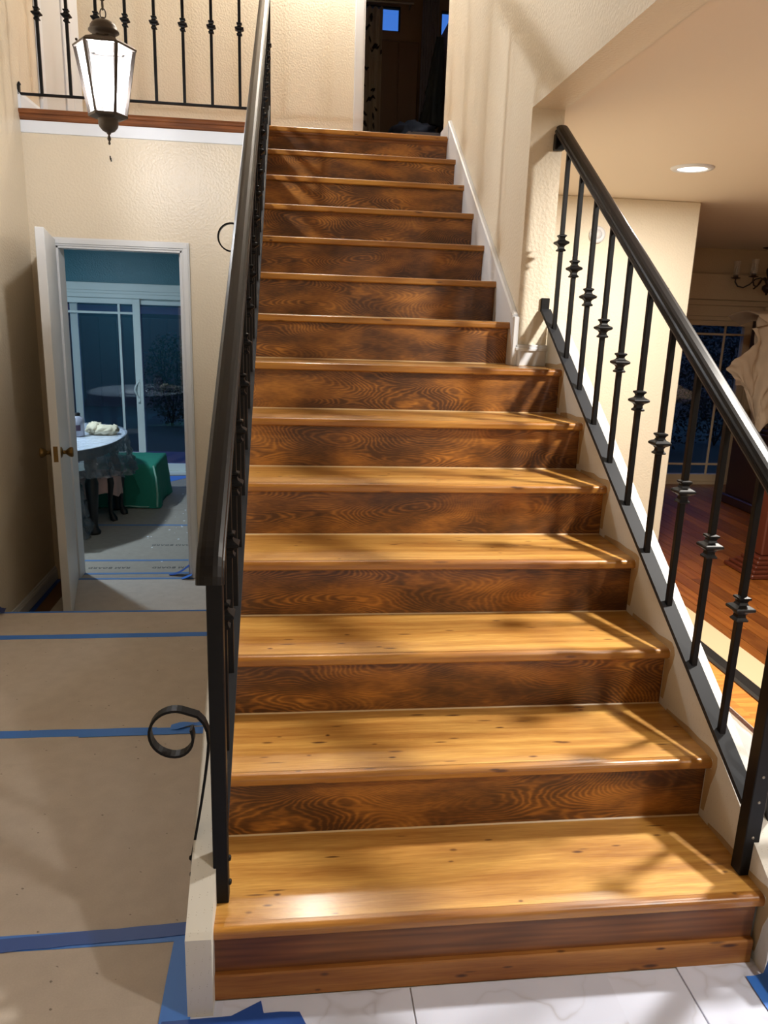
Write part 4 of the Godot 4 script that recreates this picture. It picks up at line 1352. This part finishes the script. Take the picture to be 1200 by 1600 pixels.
	lone("paper_towel", box(Vector3(-2.12, 0.442, -5.95), Vector3(-1.80, 0.452, -5.5), 0.004), mats.sheet_white, "white folded paper on the covered table behind the jug", "paper")
	# stool under the table
	var sl := thing("stool", "dark stool with a pinkish cloth seat tucked under the covered table", "stool", Vector3(-1.58, -0.31, -5.48))
	st = new_st()
	sheet(st, 48, 10, func(u, v):
		var a: float = -u * TAU
		var n := Vector2(cos(a), sin(a))
		if v < 0.4: return Vector3(n.x * 0.20 * v / 0.4, 0.40, n.y * 0.19 * v / 0.4)
		var e: float = (v - 0.4) / 0.6
		return Vector3(n.x * (0.20 + 0.015 * sin(u * TAU * 9.0) * e), 0.40 - (0.17 + 0.03 * sin(u * 21.0)) * e, n.y * (0.19 + 0.015 * sin(u * TAU * 9.0) * e)), true)
	obj("seat", st, mats.pink_cloth, sl)
	for e in [Vector2(0.13, 0.12), Vector2(0.17, -0.12), Vector2(-0.14, 0.12), Vector2(-0.14, -0.12)]:
		st = new_st()
		sweep(st, [Vector3(e.x + 0.04, 0.0, e.y + 0.02), Vector3(e.x + 0.025, 0.02, e.y + 0.01), Vector3(e.x, 0.08, e.y), Vector3(e.x, 0.2, e.y), Vector3(e.x + 0.01, 0.34, e.y), Vector3(e.x, 0.39, e.y)], circle(0.026, 10), Vector3.RIGHT, true, [0.9, 1.25, 0.75, 0.8, 1.2, 1.3])
		obj("leg", st, mats.black, sl)
	# plastic bunched on the floor
	st = new_st()
	var pz := noise(95, 1.0, 3)
	sheet(st, 40, 20, func(u, v):
		var a: float = u * TAU
		var r: float = lerpf(0.07, 0.17, pow(v, 2.0)) + 0.035 * sin(a * 5.0 + v * 4.0) * (0.4 + v) + 0.05 * pz.get_noise_2d(u * 9.0, v * 5.0)
		return Vector3(-1.62 + r * cos(a) * 0.8, 0.12 - 0.42 * v + 0.02 * pz.get_noise_2d(u * 14.0 + 3.0, v * 6.0), -4.88 + r * sin(a)), true)
	lone("plastic_sheet", st, mats.plastic_film, "bunched plastic hanging down round the nearest table leg to the floor", "plastic")
	# green draped box
	var gb := thing("draped_box", "low box draped with a green cloth beside the table", "draped box", Vector3(-1.44, -0.31, -6.16))
	st = new_st()
	var gz := noise(97, 1.0, 3)
	sheet(st, 120, 26, func(u, v):
		var a: float = -u * TAU
		var c := cos(a)
		var s := sin(a)
		var k := 1.0 / maxf(absf(c), absf(s))
		k = minf(k, 1.36)
		var p := Vector2(c * k * 0.31, s * k * 0.335)
		if v < 0.35:
			var q: Vector2 = p * (v / 0.35)
			return Vector3(q.x, 0.415 + 0.006 * gz.get_noise_2d(q.x * 6.0, q.y * 6.0), q.y)
		var e: float = (v - 0.35) / 0.65
		var corner := pow(absf(c * s) * 2.0, 4.0)
		var f := 1.0 + 0.04 * e + 0.10 * corner * e + 0.03 * e * gz.get_noise_2d(u * 24.0, e * 2.0)
		var low := 0.405 * minf(e * 1.04, 1.0)
		return Vector3(p.x * f, maxf(0.41 - low - 0.01 * sin(minf(e * 8.0, 1.0) * PI / 2), 0.004 + 0.012 * maxf(0.0, gz.get_noise_1d(u * 40.0))), p.y * f), true)
	obj("cloth", st, mats.green_cloth, gb)
	st = new_st()
	sweep(st, [Vector3(0.29, 0.41, 0.345), Vector3(0.315, 0.30, 0.372), Vector3(0.325, 0.15, 0.385), Vector3(0.32, 0.02, 0.39)], rect(0.004, 0.022), Vector3(1, 0, 1), false)
	sweep(st, [Vector3(-0.06, 0.012, 0.365), Vector3(0.06, 0.03, 0.375), Vector3(0.16, 0.018, 0.37), Vector3(0.24, 0.02, 0.38)], rect(0.022, 0.006), Vector3.UP, false)
	obj("hem", st, mats.green_trim, gb)
	obj("box", box(Vector3(-0.3, 0.0, -0.32), Vector3(0.3, 0.40, 0.32), 0.01), mats.dark_wood, gb)

# ------------------------------------------------------------------ dining room beyond the railing
func dining_room() -> void:
	var f := Node3D.new()
	f.name = "floor_dining"
	add_child(f)
	tag(f, "reddish hardwood plank floor of the sunken dining room", "floor", "", "structure")
	var base := box(Vector3(1.28, -0.43, -7.1), Vector3(7.2, -0.325, 3.3), 0)
	obj("subfloor", base, mats.subfloor, f)
	var cuts := {}
	var i := 0
	var x := 2.135
	while x < 6.6:
		var z: float = -7.1 + [0.0, 0.6, 0.25, 0.9, 0.45][i % 5]
		var z0 := -7.1
		while z0 < -0.6:
			var z1: float = minf(z + 1.25, -0.6)
			z = z1
			if z1 - z0 > 0.05 and not (x < 3.05 and z1 < -4.22):
				var st := new_st()
				var a := maxf(z0, -7.1) + 0.001
				if x < 3.05: a = maxf(a, -4.1)
				plank(st, x + 0.0008, x + 0.1242, a, z1 - 0.001, Vector2(rng.randf(), 0.14 * (rng.randi() % 6)))
				obj("plank", st, mats["plank%d" % (rng.randi() % 4)], f)
			z0 = z1
		x += 0.125
		i += 1
	obj("floor_rest", box(Vector3(2.135, -0.325, -0.6), Vector3(7.2, -0.31, 3.3), 0), mats.plank1, f)
	lone("floor_paper", box(Vector3(2.34, -0.31, -4.0), Vector3(2.80, -0.306, 3.0), 0.001), mats.cardboard, "tan paper runner on the hardwood below the side step", "paper")
	var st := new_st()
	var nz := noise(101, 2.0, 3)
	sheet(st, 10, 60, func(u, v): return Vector3(2.20 + u * 0.13, -0.29 + 0.035 * sin(u * PI) + 0.02 * nz.get_noise_2d(u * 3.0, v * 12.0), -3.6 + v * 3.4))
	lone("plastic_sheet", st, mats.plastic_clear, "rumpled clear plastic strip along the foot of the side step", "plastic")
	slider("door_4", "white framed glass door with thin bars at the far end of the dining room", 3.72, 5.48, 5.43, -0.31, 1.66, -7.1, mats.tan, 4.3, 0.235)
	st = new_st()
	cbox(st, Vector3(5.46, -0.31, -7.102), Vector3(5.54, 1.70, -7.07), 0.004)
	cbox(st, Vector3(5.54, -0.31, -7.102), Vector3(5.60, 1.80, -7.055), 0.006)
	cbox(st, Vector3(3.6, 1.66, -7.102), Vector3(5.46, 1.78, -7.07), 0.004)
	cbox(st, Vector3(3.55, 1.78, -7.102), Vector3(7.2, 1.84, -7.04), 0.006)
	struct("trim_dining_door", st, mats.tan, "tan casing and ledge over the dark dining room glass door", "trim")
	struct("trim_lit_band", box(Vector3(3.05, 1.84, -7.1), Vector3(7.2, 2.12, -7.0), 0.006), mats.tan, "tan box added across the far dining room wall for its lit band", "trim")  # added box, shapes the lit wall band below a shadow edge
	# wall detector and screw
	var d := thing("wall_detector", "small round white detector on the bright cream wall beyond the balusters", "detector", Vector3(2.294, 2.141, -4.1))
	st = new_st()
	lathe(st, [Vector2(0.058, 0.0), Vector2(0.058, 0.02), Vector2(0.052, 0.028), Vector2(0.034, 0.03), Vector2(0.032, 0.026), Vector2(0.03, 0.031), Vector2(0, 0.034)], 28)
	var o := obj("body", st, mats.white_trim, d)
	o.rotation.x = PI / 2
	st = new_st()
	lathe(st, [Vector2(0.012, 0.0), Vector2(0.012, 0.004), Vector2(0, 0.006)], 12)
	o = lone("wall_screw", st, mats.steel, "tiny grey screw on the bright cream wall near its corner", "screw", "", Vector3(2.873, 1.79, -4.1))
	o.rotation.x = PI / 2
	chandelier(Vector3(5.32, 2.394, -6.75))
	# draped furniture
	var K := Vector3(4.95, -0.31, -5.9)
	var cab := thing("sideboard", "dark wooden cabinet with moulded top under the draped cloth", "cabinet", K)
	obj("plinth", box(Vector3(-0.14, 0, -0.34), Vector3(1.3, 0.10, 0.36), 0.012), mats.dark_wood, cab)
	obj("body", box(Vector3(-0.10, 0.10, -0.32), Vector3(1.28, 0.80, 0.32), 0.006), mats.dark_wood, cab)
	for k in 2: obj("door", box(Vector3(-0.04 + k * 0.62, 0.16, 0.32), Vector3(0.55 + k * 0.62, 0.74, 0.34), 0.012), mats.dark_wood, cab)
	var top := new_st()
	cbox(top, Vector3(-0.16, 0.80, -0.36), Vector3(1.32, 0.83, 0.38), 0.01)
	cbox(top, Vector3(-0.13, 0.83, -0.34), Vector3(1.3, 0.87, 0.35), 0.01)
	obj("top", top, mats.dark_wood, cab)
	for x2 in [-0.02, 1.1]:
		st = new_st()
		lathe(st, [Vector2(0.035, 0.87), Vector2(0.035, 0.92), Vector2(0.022, 0.95), Vector2(0.03, 1.05), Vector2(0.024, 1.2), Vector2(0.034, 1.3), Vector2(0.034, 1.34)], 14, Vector3(x2, 0, 0.1))
		obj("upright", st, mats.dark_wood, cab)
	obj("shelf", box(Vector3(-0.08, 1.34, -0.3), Vector3(1.2, 1.94, 0.2), 0.01), mats.dark_wood, cab)
	st = new_st()
	var cz := noise(103, 1.0, 3)
	sheet(st, 90, 44, func(u, v):
		# draped over the shelf: across the top, then down the front in folds
		var X: float = lerpf(-0.60, 1.3, u)
		var fold := 0.05 * sin(u * 34.0 + 2.0 * cz.get_noise_2d(u * 4.0, v * 3.0)) + 0.09 * cz.get_noise_2d(u * 5.0, v * 4.0)
		var e := clampf((v - 0.3) / 0.7, 0, 1)
		var side := smoothstep(0.14, 0.0, u)
		if v < 0.3:
			return K + Vector3(X * (1.0 - 0.3 * side) + 0.2 * side, 1.97 + 0.02 * fold - 0.10 * side + 0.05 * sin(v * 10.0), lerpf(-0.3, 0.24, v / 0.3))
		var hang := 0.95 + 0.22 * sin(u * 9.0 + 0.6) + 0.12 * cz.get_noise_1d(u * 12.0) - 0.42 * side
		return K + Vector3(X + 0.10 * e * sin(u * 20.0) + 0.16 * side * (1.0 - e) + 0.10 * sin(e * 7.0) * side, 1.96 - hang * e - 0.1 * side * (1.0 - e), 0.24 + 0.10 * e + fold * (0.4 + e)))
	lone("drop_cloth", st, mats.canvas, "beige canvas drop cloth bunched over the tall dark cabinet", "drop cloth")
	# stepped pedestal
	var pd := thing("pedestal", "reddish wooden pedestal with a stepped square base on the hardwood floor", "pedestal", Vector3(3.80, -0.31, -3.86))
	st = new_st()
	for e in [[0.20, 0.0, 0.035], [0.175, 0.035, 0.06], [0.145, 0.06, 0.085], [0.115, 0.085, 0.115], [0.09, 0.115, 0.14]]:
		cbox(st, Vector3(-e[0], e[1], -e[0]), Vector3(e[0], e[2], e[0]), 0.008)
	obj("base", st, mats.mahogany, pd)
	obj("column", box(Vector3(-0.05, 0.14, -0.05), Vector3(0.05, 0.9, 0.05), 0.01), mats.mahogany, pd)
	obj("top", box(Vector3(-0.09, 0.9, -0.09), Vector3(0.09, 0.93, 0.09), 0.01), mats.mahogany, pd)

func plank(st: SurfaceTool, x0: float, x1: float, z0: float, z1: float, uo: Vector2) -> void:
	var y := -0.31
	var c := 0.0015
	var f := func(px, pz): return uo + Vector2(pz, px - x0)
	quad(st, Vector3(x0 + c, y, z1), Vector3(x1 - c, y, z1), Vector3(x1 - c, y, z0), Vector3(x0 + c, y, z0), f.call(x0, z1), f.call(x1, z1), f.call(x1, z0), f.call(x0, z0))
	var mid := Vector3((x0 + x1) / 2, y - 0.008, (z0 + z1) / 2)
	facet(st, [Vector3(x0 + c, y, z0), Vector3(x0 + c, y, z1), Vector3(x0, y - 0.015, z1), Vector3(x0, y - 0.015, z0)], mid)
	facet(st, [Vector3(x1 - c, y, z0), Vector3(x1 - c, y, z1), Vector3(x1, y - 0.015, z1), Vector3(x1, y - 0.015, z0)], mid)
	facet(st, [Vector3(x0, y, z1), Vector3(x1, y, z1), Vector3(x1, y - 0.015, z1), Vector3(x0, y - 0.015, z1)], mid)
	facet(st, [Vector3(x0, y, z0), Vector3(x1, y, z0), Vector3(x1, y - 0.015, z0), Vector3(x0, y - 0.015, z0)], mid)

func chandelier(at: Vector3) -> void:
	var t := thing("chandelier", "unlit dark bronze chandelier with candle arms and clear glass shades in the dining room", "chandelier", at)
	var st := new_st()
	lathe(st, [Vector2(0.02, -0.035), Vector2(0.04, -0.022), Vector2(0.10, -0.006), Vector2(0.105, 0.0)], 28)
	obj("canopy", st, mats.dark_wood, t)
	st = new_st()
	for k in 4:
		var loop := []
		var side := Vector3.RIGHT if k % 2 == 0 else Vector3.FORWARD
		for j in 11: loop.append(Vector3(0, -0.055 - k * 0.034 + 0.02 * sin(TAU * j / 10.0), 0) + side * 0.011 * cos(TAU * j / 10.0))
		sweep(st, loop, circle(0.003, 5), Vector3.FORWARD if k % 2 == 0 else Vector3.RIGHT)
	obj("chain", st, mats.dark_wood, t)
	st = new_st()
	lathe(st, [Vector2(0, -0.50), Vector2(0.010, -0.495), Vector2(0.012, -0.475), Vector2(0.03, -0.465), Vector2(0.055, -0.435), Vector2(0.052, -0.405), Vector2(0.02, -0.38), Vector2(0.035, -0.355), Vector2(0.035, -0.33), Vector2(0.015, -0.31), Vector2(0.03, -0.27), Vector2(0.035, -0.23), Vector2(0.014, -0.19), Vector2(0.03, -0.175), Vector2(0.008, -0.165), Vector2(0, -0.16)], 24)
	obj("body", st, mats.dark_wood, t)
	for k in 6:
		var a := TAU * k / 6.0 + 0.5
		var d := Vector3(cos(a), 0, sin(a))
		st = new_st()
		var path := []
		for e in [[0.03, -0.34], [0.08, -0.315], [0.13, -0.33], [0.18, -0.385], [0.24, -0.42], [0.30, -0.405], [0.33, -0.36], [0.33, -0.325]]: path.append(d * e[0] + Vector3(0, e[1], 0))
		sweep(st, path, circle(0.008, 8), Vector3(-d.z, 0, d.x))
		lathe(st, [Vector2(0.012, -0.33), Vector2(0.05, -0.322), Vector2(0.052, -0.315), Vector2(0.026, -0.312), Vector2(0.026, -0.285), Vector2(0, -0.285)], 16, d * 0.33)
		var arm := obj("arm", st, mats.dark_wood, t)
		st = new_st()
		lathe(st, [Vector2(0.012, -0.285), Vector2(0.012, -0.225), Vector2(0.006, -0.205), Vector2(0, -0.19)], 12, d * 0.33)
		obj("candle", st, mats.candle, arm)
		st = new_st()
		lathe(st, [Vector2(0.028, -0.30), Vector2(0.036, -0.26), Vector2(0.032, -0.19), Vector2(0.04, -0.14)], 18, d * 0.33)
		obj("glass_shade", st, mats.plastic_clear if false else mats.lantern_glass, arm)

# ------------------------------------------------------------------ dark room at the top of the stairs
func upper_room() -> void:
	var zf := -7.8
	var m: Material = mats.bed_wall
	var st := new_st()
	cbox(st, Vector3(-0.4, 2.51, zf - 0.12), Vector3(0.50, 5.06, zf), 0)
	cbox(st, Vector3(0.50, 4.775, zf - 0.12), Vector3(2.9, 5.06, zf), 0)
	cbox(st, Vector3(0.50, 2.51, zf - 0.12), Vector3(2.9, 4.53, zf), 0)
	cbox(st, Vector3(1.293, 4.53, zf - 0.12), Vector3(1.74, 4.775, zf), 0)
	cbox(st, Vector3(2.3, 4.53, zf - 0.12), Vector3(3.0, 4.775, zf), 0)
	struct("wall_room_far", st, m, "dark far wall of the unlit upper room with high windows", "wall")
	struct("wall_room_left", box(Vector3(-0.4, 2.51, zf), Vector3(-0.28, 5.06, -5.42), 0), m, "dark side wall of the unlit upper room", "wall")
	struct("floor_room", box(Vector3(-0.4, 2.51, zf), Vector3(3.0, 2.645, -5.42), 0), mats.subfloor, "floor of the unlit upper room", "floor")
	for e in [["window_1", 0.50, 1.293, "high blue window in the unlit upper room beside the patterned curtain"], ["window_2", 1.74, 2.3, "second high blue window at the edge of the dark doorway"]]:
		var w := Node3D.new()
		w.name = e[0]
		add_child(w)
		tag(w, e[3], "window", "", "structure")
		st = new_st()
		var a: float = e[1]
		var b: float = e[2]
		cbox(st, Vector3(a, 4.53, zf - 0.08), Vector3(b, 4.545, zf - 0.03), 0.002)
		cbox(st, Vector3(a, 4.762, zf - 0.08), Vector3(b, 4.775, zf - 0.03), 0.002)
		cbox(st, Vector3(a, 4.53, zf - 0.08), Vector3(a + 0.014, 4.775, zf - 0.03), 0.002)
		cbox(st, Vector3(b - 0.014, 4.53, zf - 0.08), Vector3(b, 4.775, zf - 0.03), 0.002)
		obj("frame", st, mats.black, w)
		obj("pane", box(Vector3(a + 0.01, 4.54, zf - 0.056), Vector3(b - 0.01, 4.77, zf - 0.054), 0), mats.glass, w)
	var rod := thing("curtain_rod", "thin curtain rod over the high blue window", "curtain rod")
	st = new_st()
	sweep(st, [Vector3(0.4, 4.76, zf + 0.10), Vector3(1.42, 4.775, zf + 0.10)], circle(0.012, 10))
	obj("rod", st, mats.steel, rod)
	for x in [0.6, 1.38]: obj("bracket", box(Vector3(x, 4.74, zf), Vector3(x + 0.012, 4.78, zf + 0.11), 0.002), mats.steel, rod)
	st = new_st()
	sheet(st, 60, 10, func(u, v):
		var x: float = lerpf(0.55, 1.09, u) + 0.03 * v * sin(u * 12.0) + 0.03 * (v * v) * u
		return Vector3(x, 4.73 - 0.03 * absf(sin(u * 26.0)) * (1.0 - v) - 2.0 * v, zf + 0.10 + 0.025 * sin(u * 52.0)))
	lone("curtain", st, mats.curtain, "pale curtain with a dark leaf print hanging by the high blue window", "curtain")
	st = new_st()
	sheet(st, 30, 8, func(u, v): return Vector3(lerpf(1.52, 1.70, u) + 0.05 * v * v * u, 4.84 - 1.9 * v, zf + 0.08 + 0.02 * sin(u * 40.0)))
	lone("curtain", st, mats.curtain_plain, "plain grey curtain between the two high windows", "curtain")
	var wd := thing("wardrobe", "brown wardrobe front in the dark upper room", "wardrobe", Vector3(0, 2.645, zf))
	obj("body", box(Vector3(1.05, 0.0, 0.01), Vector3(1.50, 1.775, 0.07), 0.01), mats.wardrobe, wd)
	for k in 2: obj("door", box(Vector3(1.06 + k * 0.22, 0.04, 0.07), Vector3(1.27 + k * 0.22, 1.765, 0.085), 0.006), mats.wardrobe, wd)
	# garment on the open wardrobe edge and a bed
	st = new_st()
	var nz := noise(111, 1.0, 3)
	sheet(st, 30, 24, func(u, v):
		var a: float = -u * TAU
		var r := lerpf(0.03, 0.10, v) * (1.0 + 0.2 * sin(a * 5.0) + 0.3 * nz.get_noise_2d(u * 4.0, v * 4.0))
		return Vector3(1.53 - 0.05 * v + r * cos(a), 4.12 - 0.78 * v, -6.6 + r * 0.8 * sin(a)), true)
	lone("hanging_garment", st, mats.garment, "dark garment hanging at the edge of the dark doorway", "garment")
	lone("closet_panel", box(Vector3(1.60, 2.645, -6.9), Vector3(1.66, 4.25, -6.3), 0.006), mats.wardrobe, "narrow brown panel beside the hanging garment", "panel")
	var bd := thing("bed", "bed with a bluish blanket in the dark upper room", "bed", Vector3(1.27, 2.645, -6.75))
	obj("mattress", box(Vector3(-0.1, 0.25, -0.5), Vector3(0.25, 0.55, 0.6), 0.03), mats.curtain_plain, bd)
	obj("base", box(Vector3(-0.1, 0.0, -0.5), Vector3(0.25, 0.25, 0.6), 0.01), mats.wardrobe, bd)
	st = new_st()
	lump(st, Vector3(0.02, 0.58, 0.1), Vector3(0.24, 0.13, 0.42), 0.22, 2.2, 9, 28)
	obj("blanket", st, mats.blanket, bd)
